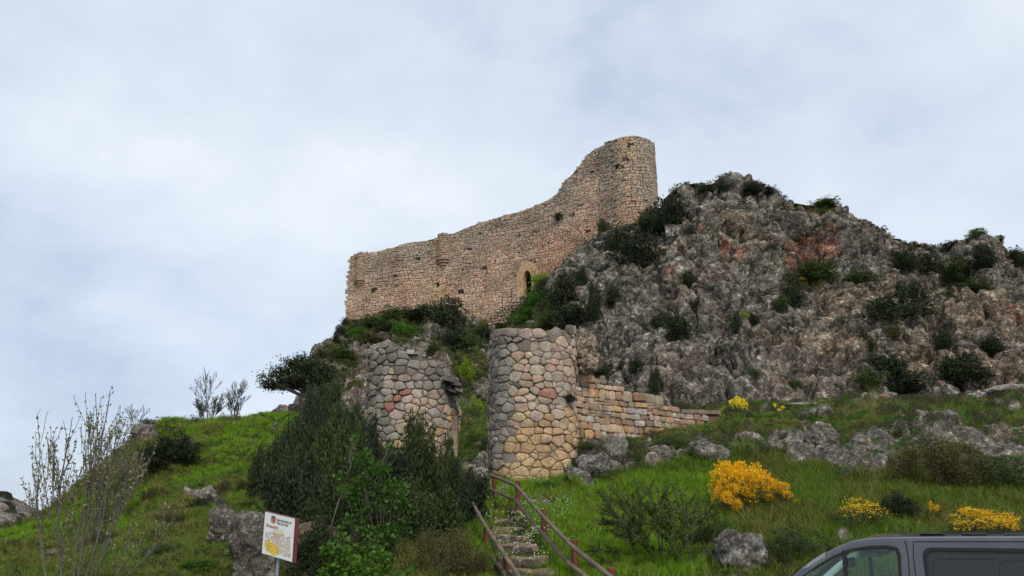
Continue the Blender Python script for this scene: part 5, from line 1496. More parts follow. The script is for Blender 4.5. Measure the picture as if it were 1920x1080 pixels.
SP = [(992, 1090, 12.6, 100), (988, 1068, 13.4, 96), (976, 1044, 14.3, 90), (966, 1021, 15.3, 76), (955, 1003, 16.3, 62), (946, 988, 17.5, 56), (938, 972, 18.8, 50), (930, 958, 20.0, 46), (922, 946, 21.4, 40)]
for k, (px, py, Y, w) in enumerate(SP):
    p = at(px, py, Y); s = mpp(px, py, Y)
    hh = 0.19
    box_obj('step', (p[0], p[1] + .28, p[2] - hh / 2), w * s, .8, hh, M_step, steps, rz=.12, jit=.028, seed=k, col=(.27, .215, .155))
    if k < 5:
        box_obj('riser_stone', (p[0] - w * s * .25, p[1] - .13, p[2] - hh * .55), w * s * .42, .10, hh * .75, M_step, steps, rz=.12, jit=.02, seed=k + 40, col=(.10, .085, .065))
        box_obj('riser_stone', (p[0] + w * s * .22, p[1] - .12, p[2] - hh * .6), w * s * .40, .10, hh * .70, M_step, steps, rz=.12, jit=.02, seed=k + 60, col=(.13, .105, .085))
reparent_fix(steps)

# ------------------------------------------------------------------ wooden handrails
def wood_mat(name, c1, c2, rough=.75):
    m, nt, b = new_mat(name)
    tc_n = nt.nodes.new('ShaderNodeTexCoord'); mp_ = nt.nodes.new('ShaderNodeMapping'); mp_.inputs['Scale'].default_value = (1, 1, .08)
    L(nt, tc_n.outputs['Object'], mp_.inputs['Vector'])
    n = tex_noise(nt, 60, 5, .65, mp_.outputs[0]); g = geo_pos(nt); n2 = tex_noise(nt, 4, 3, .6, g.outputs['Position'])
    r = ramp(nt, n.outputs[0], [(.3, c1), (.7, c2)])
    c = mixc(nt, 1.0, r.outputs[0], ramp(nt, n2.outputs[0], [(.3, (.65, .65, .65)), (.7, (1.25, 1.22, 1.2))]).outputs[0], 'MULTIPLY')
    L(nt, c, b.inputs['Base Color']); b.inputs['Roughness'].default_value = rough; b.inputs['Specular IOR Level'].default_value = .25
    bump(nt, b, n.outputs[0], .5, .004); return m
M_post = wood_mat('red_brown_post_wood', (.085, .028, .016), (.17, .062, .034))
M_rail = wood_mat('weathered_rail_wood', (.085, .066, .046), (.21, .165, .115))
def rod(name, p0, p1, r, mat, parent, n=12, bevel=True):
    """round timber between two points, ends chamfered; origin at p0, local z along it"""
    p0 = Vector(p0); p1 = Vector(p1); Ln = (p1 - p0).length
    prof = [(0, 0), (r * .85, 0), (r, r * .15), (r * .98, Ln * .5), (r, Ln - r * .15), (r * .85, Ln), (0, Ln)]
    V = []; Fc = []
    for (q, z) in prof:
        for i in range(n):
            a = 2 * math.pi * i / n; V.append((q * math.cos(a), q * math.sin(a), z))
    for k in range(len(prof) - 1):
        for i in range(n):
            a = k * n + i; b = k * n + (i + 1) % n; Fc.append((a, b, b + n, a + n))
    o = mesh_obj(name, V, Fc, mat, parent, smooth=False)
    o.matrix_basis = Matrix.Translation(p0) @ (p1 - p0).to_track_quat('Z', 'Y').to_matrix().to_4x4()
    return o
def handrail(label, posts, rails, seed=0):
    """posts: (px, py_top, Y, height, has_foot); rails: lists of (px, py, Y)"""
    P0 = at(posts[0][0], posts[0][1], posts[0][2])
    root = empty('wooden_handrail', (0, 0, 0), label, 'handrail', 'wooden handrails beside the steps')
    root.location = (P0[0], P0[1], P0[2] - 1.2)
    kids = []
    for (px, py, Y, h) in posts:
        p = at(px, py, Y); kids.append(rod('post', (p[0], p[1], p[2] - h), p, 0.064, M_post, root))
    for line in rails:
        for (a, b) in zip(line[:-1], line[1:]):
            pa, pb = at(*a), at(*b); d = (pb - pa) / np.linalg.norm(pb - pa)
            kids.append(rod('rail', pa - d * .05, pb + d * .05, .040, M_rail, root))
    bpy.context.view_layer.update()
    for k in kids: k.matrix_parent_inverse = Matrix.Translation(-root.location)
RP = [(1146, 1064, 12.0, 1.5), (1077, 1012, 13.2, 1.35), (1020, 955, 16.0, 1.2), (971, 902, 19.2, 1.2), (927, 887, 21.3, 1.1)]
top = [(1140, 1078, 11.9), (1071, 1023, 13.05), (1015, 965, 15.85), (967, 910, 19.05), (921, 891, 21.3)]
midr = [(1100, 1083, 12.3), (1068, 1058, 13.05), (1012, 995, 15.85), (965, 937, 19.05), (919, 917, 21.3)]
handrail('longer wooden handrail with red-brown posts on the grass side of the steps', RP, [[(1175, 1105, 11.4)] + top, [(1130, 1104, 11.9)] + midr])
LP = [(950, 1040, 13.4, 1.4), (912, 987, 16.0, 1.2), (884, 935, 19.5, 1.2)]
handrail('shorter wooden handrail on the bush side of the steps', LP, [[(975, 1085, 12.6), (947, 1042, 13.3), (909, 985, 15.9), (881, 934, 19.4)], [(948, 1078, 13.2), (909, 1027, 15.9), (884, 975, 19.4)]])
# small reddish stub post at the head of the steps, thin path posts on the mound
p = at(890, 922, 22.2); o = rod('wooden_stub', (p[0], p[1], p[2] - .5), p, .07, simple_mat('orange_wood', (.42, .13, .07), .8, nscale=20), None); tag(o, 'short orange-red wooden stub at the head of the steps', 'post')
M_iron = simple_mat('rusty_iron', (.05, .04, .035), .8)
for (px, pt, pb, lb) in ((890, 610, 640, 'thin dark path post in the gully, upper one by the scrub'), (908, 622, 648, 'thin dark path post nearer the gate tower rim'), (889, 680, 706, 'thin dark path post lower in the gully'), (942, 558, 580, 'thin dark path post below the doorway'), (959, 540, 566, 'thin dark path post just beside the castle doorway')):
    P_, n_ = ray_to(BVH_C, px, pb)
    if P_ is None: P_ = at(px, pb, 88)
    s = mpp(px, pb, P_[1]); o = rod('path_post', (P_[0], P_[1], P_[2] - .3), (P_[0], P_[1], P_[2] + (pb - pt) * s), .055, M_iron, None, n=6); tag(o, lb, 'post', 'thin posts along the path')

# ------------------------------------------------------------------ information board
sY = 12.0
c00, c10, c11, c01 = at(498, 956, sY), at(553, 975, 11.55), at(548, 1054, 11.55), at(491, 1037, sY)
bl = np.array(c01); xr = np.array(c11) - bl; Wd = np.linalg.norm(xr); up_ = np.array((0, 0, 1.0))
a_s = math.atan2(xr[1], xr[0]); slope = math.asin(xr[2] / Wd)
Hb = 0.5 * ((c00[2] - c01[2]) + (c10[2] - c11[2]))
# a board seen from below and turned away from us: width and lean follow from its four corners
sign = empty('information_board', (*((np.array(c01) + np.array(c11)) / 2)[:2], 0.0), 'white tilted information board with crest and yellow patch on a grey post', 'sign')
ex = xr / Wd; ez = ((np.array(c00) - c01) + (np.array(c10) - c11)) / 2; Hb = np.linalg.norm(ez); ez = ez / Hb; ey = np.cross(ez, ex); ey /= np.linalg.norm(ey)   # ey points away from the camera
BM = Matrix(((ex[0], ey[0], ez[0], bl[0]), (ex[1], ey[1], ez[1], bl[1]), (ex[2], ey[2], ez[2], bl[2]), (0, 0, 0, 1)))
def on_board(V): return [tuple(BM @ Vector(v)) for v in V]
def slab(name, x0, x1, z0, z1, y0, y1, mat, parent):
    V = [(x, y, z) for x in (x0, x1) for y in (y0, y1) for z in (z0, z1)]
    return mesh_obj(name, on_board(V), [(0, 1, 3, 2), (4, 6, 7, 5), (0, 4, 5, 1), (2, 3, 7, 6), (0, 2, 6, 4), (1, 5, 7, 3)], mat, parent)
M_white = simple_mat('white_board_paint', (.78, .78, .76), .45, vary=.06, nscale=8)
M_red = simple_mat('dark_red_edge', (.14, .03, .03), .6)
M_textr = simple_mat('faded_red_print', (.45, .16, .15), .7); M_textb = simple_mat('dark_print', (.10, .10, .11), .7)
M_yel = simple_mat('yellow_patch_print', (.85, .62, .05), .6, vary=.15, nscale=12); M_pale = simple_mat('pale_ochre_print', (.66, .60, .42), .7, vary=.15, nscale=14)
M_steel = simple_mat('galvanised_post', (.25, .28, .31), .5, metal=.5)
slab('panel', 0, Wd, 0, Hb, 0, .012, M_white, sign)
slab('edge_strip', Wd, Wd + .028, -.006, Hb + .004, -.004, .05, M_red, sign)
slab('edge_strip', 0, Wd, Hb, Hb + .008, -.004, .03, M_red, sign)
def flat(name, pts, mat, y=-.003, parent=sign):
    return mesh_obj(name, on_board([(x * Wd, y, z * Hb) for x, z in pts]), [tuple(range(len(pts)))], mat, parent)
shield = lambda cx, cz, w, h: [(cx - w, cz + h), (cx + w, cz + h), (cx + w, cz - h * .3), (cx + w * .6, cz - h * .75), (cx, cz - h), (cx - w * .6, cz - h * .75), (cx - w, cz - h * .3)]
flat('crest', shield(.30, .84, .075, .085), M_textb)
flat('crest_field', shield(.30, .825, .055, .062), simple_mat('crest_red', (.5, .13, .07), .6), -.005)
flat('crest_gold', [(.26, .80), (.34, .80), (.33, .785), (.30, .77), (.27, .785)], simple_mat('crest_gold', (.65, .45, .12), .6), -.007)
flat('crown_mark', [(.25, .925), (.35, .925), (.34, .95), (.26, .95)], simple_mat('crest_lilac', (.35, .32, .45), .6), -.004)
flat('pale_print', [(.30, .62), (.62, .66), (.70, .55), (.55, .42), (.33, .44)], M_pale, -.0022)
flat('pale_print', [(.45, .36), (.92, .38), (.93, .10), (.50, .12)], simple_mat('faint_green_print', (.66, .68, .55), .7), -.0022)
flat('yellow_print', [(.10, .30), (.16, .36), (.40, .28), (.55, .24), (.56, .10), (.42, .03), (.12, .10)], M_yel, -.0034)
def words(txt, x, z, size, mat, name='lettering', bold=.0):
    cu = bpy.data.curves.new(name, 'FONT'); cu.body = txt; cu.size = size; cu.offset = bold; cu.resolution_u = 2
    to = bpy.data.objects.new(name, cu); COL.objects.link(to); bpy.context.view_layer.update()
    me = bpy.data.meshes.new_from_object(to); bpy.data.objects.remove(to)
    for v in me.vertices: v.co = BM @ Vector((x * Wd + v.co.x, -.006, z * Hb + v.co.y))
    me.materials.clear(); me.materials.append(mat)
    o = bpy.data.objects.new(name, me); COL.objects.link(o); o.parent = sign; return o
words('Ayuntamiento de', .42, .85, .052, M_textb, bold=.001); words('Poza de la Sal', .42, .775, .052, M_textb, bold=.001)
words('¡Precaución!', .08, .655, .062, M_textr, bold=.0015)
# the notice below is too worn to read: broken streaks of print
rw = random.Random(2)
V = []; Fc = []
for row in range(11):
    z = .53 - row * .043; x = .08 + (.06 if row > 8 else 0)
    while x < .90:
        w = rw.uniform(.03, .10)
        if rw.random() < .86:
            b_ = len(V); V += [(x * Wd, -.0046, z * Hb), ((x + w) * Wd, -.0046, z * Hb), ((x + w) * Wd, -.0046, (z + .014) * Hb), (x * Wd, -.0046, (z + .014) * Hb)]; Fc.append((b_, b_ + 1, b_ + 2, b_ + 3))
        x += w + .018
o = mesh_obj('worn_print', on_board(V), Fc, M_textr, sign)
pt = np.array(on_board([(Wd * .47, .05, Hb * .9)])[0])
pb_ = np.array((pt[0], pt[1], drop(BVH_H, pt[0], pt[1], 0) - .2))
pc = at(514, 1066, 11.85)
mesh_post = rod('support_post', (pt[0], pt[1] + .02, pb_[2]), (pt[0], pt[1] + .02, pt[2]), .028, M_steel, sign)
slab('bracket', Wd * .2, Wd * .75, Hb * .3, Hb * .34, .013, .03, M_steel, sign); slab('bracket', Wd * .2, Wd * .75, Hb * .75, Hb * .79, .013, .03, M_steel, sign)
bpy.context.view_layer.update()
reparent_fix(sign)

# ------------------------------------------------------------------ van
def paint(name, col, rough=.25, metal=.3, coat=.6):
    m, nt, b = new_mat(name); g = geo_pos(nt)
    n = tex_noise(nt, 90, 3, .7, g.outputs['Position']); n2 = tex_noise(nt, 5, 4, .6, g.outputs['Position'])
    c = mixc(nt, ramp(nt, n2.outputs[0], [(.4, (0, 0, 0)), (.75, (.5, .5, .5))]).outputs[0], col, tuple(x * 1.8 + .01 for x in col))
    L(nt, c, b.inputs['Base Color']); b.inputs['Metallic'].default_value = metal
    L(nt, ramp(nt, n.outputs[0], [(.4, (rough,) * 3), (.7, (rough + .25,) * 3)]).outputs[0], b.inputs['Roughness'])
    b.inputs['Coat Weight'].default_value = coat; b.inputs['Coat Roughness'].default_value = .12
    bump(nt, b, n.outputs[0], .04, .001); return m
M_paint = paint('dark_grey_van_paint', (.050, .053, .062), rough=.2, coat=1.0); M_seal = simple_mat('black_rubber', (.012, .012, .013), .5)
M_trim = simple_mat('black_plastic', (.02, .02, .021), .6)
def glass(name, tint, alpha):
    m, nt, b = new_mat(name)
    b.inputs['Base Color'].default_value = (*tint, 1); b.inputs['Roughness'].default_value = .03; b.inputs['IOR'].default_value = 1.45
    if alpha < 1:
        out = [n for n in nt.nodes if n.type == 'OUTPUT_MATERIAL'][0]
        gl = nt.nodes.new('ShaderNodeBsdfGlossy'); gl.inputs['Roughness'].default_value = .02
        tr = nt.nodes.new('ShaderNodeBsdfTransparent'); tr.inputs['Color'].default_value = (*tint, 1)
        fr = nt.nodes.new('ShaderNodeFresnel'); fr.inputs['IOR'].default_value = 1.5
        ms = nt.nodes.new('ShaderNodeMixShader')
        L(nt, fr.outputs[0], ms.inputs[0]); L(nt, tr.outputs[0], ms.inputs[1]); L(nt, gl.outputs[0], ms.inputs[2]); L(nt, ms.outputs[0], out.inputs[0])
    return m
M_glass = glass('clear_glass', (.80, .92, .88), .3); M_privacy = glass('dark_privacy_glass', (.02, .022, .026), 1)
M_int = simple_mat('grey_trim_fabric', (.30, .34, .33), .8); M_seat = simple_mat('dark_seat_fabric', (.05, .055, .06), .9)
VY = 6.1; VW = 1.90; GZ = -.35
VA = math.radians(31)
VE = np.array((math.cos(VA), -math.sin(VA), 0)); VN = np.array((math.sin(VA), math.cos(VA), 0))
VP = at(1484, 1081, 6.9)
def on_flank(px, py):
    d = at(px, py, 10) - EYE; t = ((VP - EYE) @ VN) / (d @ VN); q = EYE + d * t
    return (q - VP) @ VE, q[2]
van = empty('parked_van', (0, 0, GZ), 'dark grey passenger van parked at the foot of the slope, cut off at its windows', 'van')
vx = lambda px, py: on_flank(px, py)[0]
vz = lambda px, py: on_flank(px, py)[1]
# side silhouette, x along the van, z up (front at the low x end)
sil_px = [(1484, 1081), (1500, 1067), (1520, 1052), (1545, 1036), (1570, 1023), (1595, 1014), (1625, 1009), (1660, 1007.5), (1700, 1007)]
sil = [(vx(a, b), vz(a, b)) for a, b in sil_px]
x_f = sil[0][0]
roofz = sil[-1][1]
LEN = 5.0
x0v = x_f - 1.32
sil = [(x0v, GZ + .30), (x0v - .02, GZ + .62), (x0v + .05, GZ + .90), (x0v + .25, GZ + 1.05), (x0v + .78, GZ + 1.22), (x0v + .95, GZ + 1.34)] + sil
sil += [(x0v + 3.2, roofz + .01), (x0v + LEN - .25, roofz - .005), (x0v + LEN - .10, roofz - .06), (x0v + LEN - .02, roofz - .5), (x0v + LEN, GZ + .9), (x0v + LEN, GZ + .30)]
def side_y(z):                       # tumblehome: the sides lean in above the belt line
    return .11 * max(0.0, (z - (GZ + 1.05)) / .9) ** 1.2
# shell: for each silhouette point a cross section from one flank over the top to the other
def section(x, z, camber, r=.10):
    pts = []
    top = z + 0.0
    for i in range(5):
        a = math.pi / 2 * i / 4
        pts.append((side_y(top - r) + r * (1 - math.cos(a)), top - r + r * math.sin(a)))
    for k in range(1, 8):
        t = k / 8; y = pts[4][0] + (VW - 2 * pts[4][0]) * t; pts.append((y, top + camber * math.sin(math.pi * t)))
    pts += [(VW - a, b) for a, b in pts[:5][::-1]]
    return pts
# roof shell from the windscreen header back
stn = [(x, z) for x, z in sil if x >= vx(1545, 1036) - 1e-4 and z > roofz - .2]
more = []
for (a, b) in zip(stn[:-1], stn[1:]):
    k = max(1, int((b[0] - a[0]) / .12))
    for i in range(k): more.append((a[0] + (b[0] - a[0]) * i / k, a[1] + (b[1] - a[1]) * i / k))
more.append(stn[-1]); stn = more
V = []; Fc = []
for (x, z) in stn:
    sec = section(x, z, .03 * min(1, (x - stn[0][0]) / .4), .055)
    V += [(x, VY + a, b) for a, b in sec]
m_ = len(section(0, 1, 0))
for i in range(len(stn) - 1):
    for k in range(m_ - 1):
        a = i * m_ + k; Fc.append((a, a + m_, a + m_ + 1, a + 1))
mesh_obj('roof', V, Fc, M_paint, van, smooth=True)
rz0 = roofz
# pressed roof ribs
def bx(name, x0, x1, y0, y1, z0, z1, mat, parent=van, lean=True):
    V = [(x, y, z) for x in (x0, x1) for y in (y0, y1) for z in (z0, z1)]
    return mesh_obj(name, V, [(0, 1, 3, 2), (4, 6, 7, 5), (0, 4, 5, 1), (2, 3, 7, 6), (0, 2, 6, 4), (1, 5, 7, 3)], mat, parent)
for k in range(7):
    xc = vx(1745, 1007) + k * .30
    V = []; 
    for i in range(13):
        t = .10 + .80 * i / 12; y = VY + .14 + (VW - .28) * t; zc = rz0 + .03 * math.sin(math.pi * t) 
        for (dx, dz) in ((-.10, -.003), (-.085, .012), (.085, .012), (.10, -.003)): V.append((xc + dx, y, zc + dz))
    Fc = [(i * 4 + j, i * 4 + j + 1, i * 4 + j + 5, i * 4 + j + 4) for i in range(12) for j in range(3)]
    mesh_obj('roof_rib', V, Fc, M_paint, van, smooth=False)
bx('roof_bar', vx(1756, 1004), vx(2080, 1004), VY + .55, VY + .60, rz0 + .030, rz0 + .044, M_trim)
# flank with holes
from mathutils.geometry import tessellate_polygon
def rounded(pts, r, n=5):
    out = []
    m = len(pts)
    for i in range(m):
        p = Vector(pts[i]); a = (Vector(pts[i - 1]) - p); b = (Vector(pts[(i + 1) % m]) - p)
        rr2 = min(r[i] if isinstance(r, (list, tuple)) else r, a.length * .49, b.length * .49)
        if rr2 < 1e-4: out.append(tuple(p)); continue
        A = p + a.normalized() * rr2; B = p + b.normalized() * rr2
        for k in range(n + 1):
            t = k / n; q = A * (1 - t) ** 2 + p * 2 * t * (1 - t) + B * t * t; out.append(tuple(q))
    return out
def panel(name, outer, holes, y, thick, mat, far=False, parent=van, extra=0.0):
    loops = [[Vector((x, z, 0)) for x, z in outer]] + [[Vector((x, z, 0)) for x, z in h][::-1] for h in holes]
    tris = tessellate_polygon(loops)
    flatp = [p for l in loops for p in l]
    def Yf(z, t): 
        s = y + side_y(z) + t - extra
        return (2 * VY + VW - s) if far else s
    n = len(flatp)
    V = [(p.x, Yf(p.y, 0), p.y) for p in flatp] + [(p.x, Yf(p.y, thick), p.y) for p in flatp]
    Fc = [tuple(t) for t in tris] + [tuple(i + n for i in t)[::-1] for t in tris]
    b_ = 0
    for l in loops:
        k = len(l)
        for i in range(k): Fc.append((b_ + i, b_ + (i + 1) % k, b_ + (i + 1) % k + n, b_ + i + n))
        b_ += k
    return mesh_obj(name, V, Fc, mat, parent)
pp = lambda L_: [(vx(a, b), vz(a, b)) for a, b in L_]
# door glass outline from the photograph, carried on below the frame to the belt line
belt = GZ + 1.12
xbA = x0v + .80
winA_top = pp([(1500, 1082), (1530, 1061), (1560, 1043), (1590, 1031), (1625, 1025), (1662, 1024), (1680, 1029), (1686, 1042), (1688, 1080)])
winA = [(xbA + .1, belt)] + winA_top + [(vx(1688, 1080) + .01, belt)]
winB = rounded([(vx(1729, 1082) + .02, belt), (vx(1728, 1028), vz(1728, 1028)), (vx(2150, 1028), vz(1728, 1028)), (vx(2150, 1028) + .02, belt)], [.04, .08, .08, .04])
xR = vx(2175, 1028); xE = x0v + LEN - .22
winC = rounded([(xR, belt), (xR, vz(1728, 1028)), (xE - .1, vz(1728, 1028)), (xE, belt)], .08)
# densify vertical edges so the lean follows
outer = []
base_out = [(x, z - (.05 if z > roofz - .25 else 0)) for x, z in sil]
for (a, b) in zip(base_out[:-1], base_out[1:]):
    k = max(1, int(math.hypot(b[0] - a[0], b[1] - a[1]) / .2))
    for i in range(k): outer.append((a[0] + (b[0] - a[0]) * i / k, a[1] + (b[1] - a[1]) * i / k))
outer.append(base_out[-1])
# wheel arches
def arch_(xc):
    return [(xc + .36 * math.cos(a), GZ + .33 + .36 * math.sin(a)) for a in np.linspace(0, math.pi, 11)]
w1, w2 = x0v + .93, x0v + 4.03
outer = outer + arch_(w2) + arch_(w1)
flank_holes = [winA, winB, winC]
for far_ in (False, True):
    panel('side_panel', outer, flank_holes, VY, .035, M_paint, far=far_)
def inset(poly, d):
    cx_ = sum(p[0] for p in poly) / len(poly); cz = sum(p[1] for p in poly) / len(poly)
    return [(x + (d if x < cx_ else -d), z + (d if z < cz else -d)) for x, z in poly]
def scale_in(poly, d):
    cx_ = (max(p[0] for p in poly) + min(p[0] for p in poly)) / 2; cz = (max(p[1] for p in poly) + min(p[1] for p in poly)) / 2
    hw = (max(p[0] for p in poly) - min(p[0] for p in poly)) / 2; hh = (max(p[1] for p in poly) - min(p[1] for p in poly)) / 2
    return [(cx_ + (x - cx_) * (hw - d) / hw, cz + (z - cz) * (hh - d) / hh) for x, z in poly]
for far_ in (False, True):
    for w_, gm in ((winA, M_glass), (winB, M_privacy), (winC, M_privacy)):
        panel('window_seal', scale_in(w_, -.006), [scale_in(w_, .020)], VY, .02, M_seal, far=far_, extra=.006)
        panel('window_glass', scale_in(w_, .012), [], VY, .006, gm, far=far_, extra=-.012)
# quarter-light divider, mirror sail area and raised panel lines
xq = vx(1582, 1060)
for far_ in (False, True):
    panel('window_divider', [(xq - .055, belt), (xq - .012, vz(1586, 1033)), (xq + .022, vz(1586, 1033)), (xq - .015, belt)], [], VY, .015, M_seal, far=far_, extra=.008)
def line(name, pts, w=.007, y=-.0015):
    V = []; Fc = []
    for i, (x, z) in enumerate(pts):
        a = pts[max(i - 1, 0)]; b = pts[min(i + 1, len(pts) - 1)]; dx, dz = b[0] - a[0], b[1] - a[1]; l = math.hypot(dx, dz) + 1e-9; nx_, nz_ = -dz / l * w / 2, dx / l * w / 2
        V += [(x + nx_, VY + side_y(z + nz_) + y, z + nz_), (x - nx_, VY + side_y(z - nz_) + y, z - nz_)]
    Fc = [(2 * i, 2 * i + 1, 2 * i + 3, 2 * i + 2) for i in range(len(pts) - 1)]
    return mesh_obj(name, V, Fc, M_seal, van)
line('door_gap', [(vx(1692, 1009), roofz - .03), (vx(1697, 1020), vz(1697, 1020)), (vx(1701, 1045), vz(1701, 1045)), (vx(1704, 1080), vz(1704, 1080)), (vx(1704, 1080) + .02, GZ + .5)], .009)
line('door_gap', [(vx(1712, 1080) + .05, GZ + .35), (vx(1716, 1080), vz(1716, 1080)), (vx(1711, 1045), vz(1711, 1045)), (vx(1711, 1017), vz(1711, 1016)), (vx(1730, 1016), vz(1730, 1016)), (vx(2160, 1016), vz(2160, 1016))], .008)
line('inner_window_line', [(vx(1748, 1080), vz(1748, 1080)), (vx(1748, 1060), vz(1748, 1060)), (vx(1752, 1051), vz(1752, 1051)), (vx(1762, 1048), vz(1762, 1048)), (vx(1865, 1049), vz(1865, 1049))], .004, y=.009)
line('inner_window_line', [(vx(1875, 1080), vz(1875, 1080)), (vx(1875, 1060), vz(1875, 1060)), (vx(1882, 1053), vz(1882, 1053)), (vx(2000, 1052), vz(2000, 1052))], .005, y=.009)
# front: windscreen, bonnet, grille, lights, bumper
fs = [(x, z) for x, z in sil if x <= vx(1560, 1027) + .02]
ws = [p for p in fs if p[1] > GZ + 1.3]
V = []; Fc = []
ws_ = ws
for (x, z) in ws_:
    for i in range(9):
        t = i / 8; y = VY + side_y(z) + .06 + (VW - 2 * side_y(z) - .12) * t; V.append((x - .10 * math.sin(math.pi * t), y, z + .015 * math.sin(math.pi * t)))
Fc = [(i * 9 + k, i * 9 + k + 1, i * 9 + k + 10, i * 9 + k + 9) for i in range(len(ws_) - 1) for k in range(8)]
mesh_obj('windscreen', V, Fc, M_glass, van, smooth=True)
# A-pillar skins between the flank and the windscreen
for s_ in (0, 1):
    V = []
    for (x, z) in ws_:
        ya = side_y(z); yb = ya + .07
        for y in (ya, yb): V.append((x - .01, (VY + y) if s_ == 0 else (VY + VW - y), z - .03 if y == ya else z + .004))
    mesh_obj('windscreen_pillar', V, [(2 * i, 2 * i + 1, 2 * i + 3, 2 * i + 2) for i in range(len(ws_) - 1)], M_paint, van, smooth=True)
V = []
for (x, z) in [p for p in more if p[0] < stn[0][0] + .02][:0] + ws_ + [(vx(1600, 1016), vz(1600, 1016) - .03)]:
    for (dy, dx_) in ((.10, .0), (.13, .10)): V.append((x + dx_ + .02, VY + VW - side_y(z) - dy, z - .035))
mesh_obj('pillar_trim', V, [(2 * i, 2 * i + 1, 2 * i + 3, 2 * i + 2) for i in range(len(V) // 2 - 1)], simple_mat('pale_trim', (.55, .60, .58), .7), van)
hood = [p for p in sil[:6]]
V = []
for (x, z) in hood[::1] + [ws_[0]]:
    for i in range(9):
        t = i / 8; V.append((x - .08 * math.sin(math.pi * t) * (1 if z < GZ + 1.2 else .9), VY + .02 + (VW - .04) * t, z + .03 * math.sin(math.pi * t)))
mesh_obj('bonnet', V, [(i * 9 + k, i * 9 + k + 1, i * 9 + k + 10, i * 9 + k + 9) for i in range(len(hood)) for k in range(8)], M_paint, van, smooth=True)
bx('bumper', x0v - .13, x0v + .05, VY + .06, VY + VW - .06, GZ + .22, GZ + .50, M_trim)
bx('grille', x0v - .12, x0v + .0, VY + .5, VY + VW - .5, GZ + .62, GZ + .80, M_trim)
for yy in (VY + .05, VY + VW - .37): bx('headlight', x0v - .06, x0v + .14, yy, yy + .32, GZ + .66, GZ + .88, glass('headlight_lens', (.6, .62, .63), 1))
bx('underbody', x0v + .1, x0v + LEN - .1, VY + .08, VY + VW - .08, GZ + .25, GZ + .45, M_trim)
bx('rear_door', x0v + LEN - .04, x0v + LEN, VY + .05, VY + VW - .05, GZ + .45, roofz - .3, M_paint)
bx('rear_bumper', x0v + LEN - .06, x0v + LEN + .08, VY + .06, VY + VW - .06, GZ + .28, GZ + .48, M_trim)
for yy in (VY + .02, VY + VW - .12): bx('tail_light', x0v + LEN - .05, x0v + LEN + .015, yy, yy + .10, GZ + .9, GZ + 1.5, simple_mat('red_lens', (.35, .01, .01), .2))
M_tyre = simple_mat('tyre_rubber', (.02, .02, .02), .8); M_rim = simple_mat('rim_metal', (.35, .35, .36), .35, metal=.8)
for xc in (w1, w2):
    for yy in (VY + .02, VY + VW - .24):
        wh = empty('wheel', (0, 0, 0)); wh.parent = van
        for nm, r_, a_, b_, mt in (('tyre', .33, 0, .22, M_tyre), ('rim', .21, -.008, .228, M_rim)):
            V = []; n_w = 28
            for (q, y) in ((r_ * .55, a_), (r_ * .95, a_), (r_, a_ + .03), (r_, b_ - .03), (r_ * .95, b_), (r_ * .55, b_)):
                for i in range(n_w):
                    an = 2 * math.pi * i / n_w; V.append((xc + q * math.cos(an), yy + y, GZ + .33 + q * math.sin(an)))
            Fc = [(k * n_w + i, k * n_w + (i + 1) % n_w, (k + 1) * n_w + (i + 1) % n_w, (k + 1) * n_w + i) for k in range(5) for i in range(n_w)] + [tuple(range(n_w))[::-1], tuple(5 * n_w + i for i in range(n_w))]
            o = mesh_obj(nm, V, Fc, mt, wh); 
# inside: headliner, seats, far pillar, mirror
bx('headliner', vx(1600, 1020), x0v + LEN - .3, VY + .16, VY + VW - .16, roofz - .11, roofz - .09, M_int)
for yy in (VY + .22, VY + VW - .72):
    xs_ = vx(1672, 1080) + .18
    V = []
    for (x, z) in ((0, .55), (.12, .55), (.30, 1.12), (.18, 1.14)):
        for y in (0, .5): V.append((xs_ + x - .1, yy + y, GZ + z))
    mesh_obj('seat_back', V, [(0, 1, 3, 2), (2, 3, 5, 4), (4, 5, 7, 6), (6, 7, 1, 0), (0, 2, 4, 6), (1, 7, 5, 3)], M_seat, van)
    bx('seat_base', xs_ - .55, xs_ + .05, yy, yy + .5, GZ + .5, GZ + .66, M_seat)
    bx('headrest', xs_ + .10, xs_ + .20, yy + .12, yy + .38, GZ + 1.17, GZ + 1.38, M_seat)
bx('dashboard', x0v + .85, x0v + 1.25, VY + .15, VY + VW - .15, GZ + .85, GZ + 1.10, M_trim)
bx('bulkhead', vx(1705, 1080) + .25, vx(1705, 1080) + .28, VY + .1, VY + VW - .1, GZ + .45, roofz - .12, M_seat)
bx('inner_mirror', vx(1560, 1050), vx(1560, 1050) + .04, VY + .80, VY + 1.06, roofz - .28, roofz - .2, M_trim)
# sun visors and interior pillar trims seen through the front glass
for yy in (VY + .30, VY + 1.15): bx('sun_visor', vx(1600, 1030), vx(1625, 1030) + .04, yy, yy + .42, roofz - .17, roofz - .13, M_int)
for nm, s_ in (('mirror_housing', 0), ('mirror_housing', 1)):
    yy = VY - .22 if s_ == 0 else VY + VW + .02
    xm = vx(1505, 1080) + .02
    bx('mirror_housing', xm, xm + .12, yy, yy + .20, GZ + 1.10, GZ + 1.38, M_trim)
bpy.context.view_layer.update()
VC = (1.2, VY + VW / 2)
w_ = VP + VE * VC[0] + VN * (VC[1] - VY)
van.location = (w_[0], w_[1], GZ); van.rotation_euler = (0, 0, -VA)
for ch in van.children: ch.matrix_parent_inverse = Matrix.Translation((-VC[0], -VC[1], -GZ))
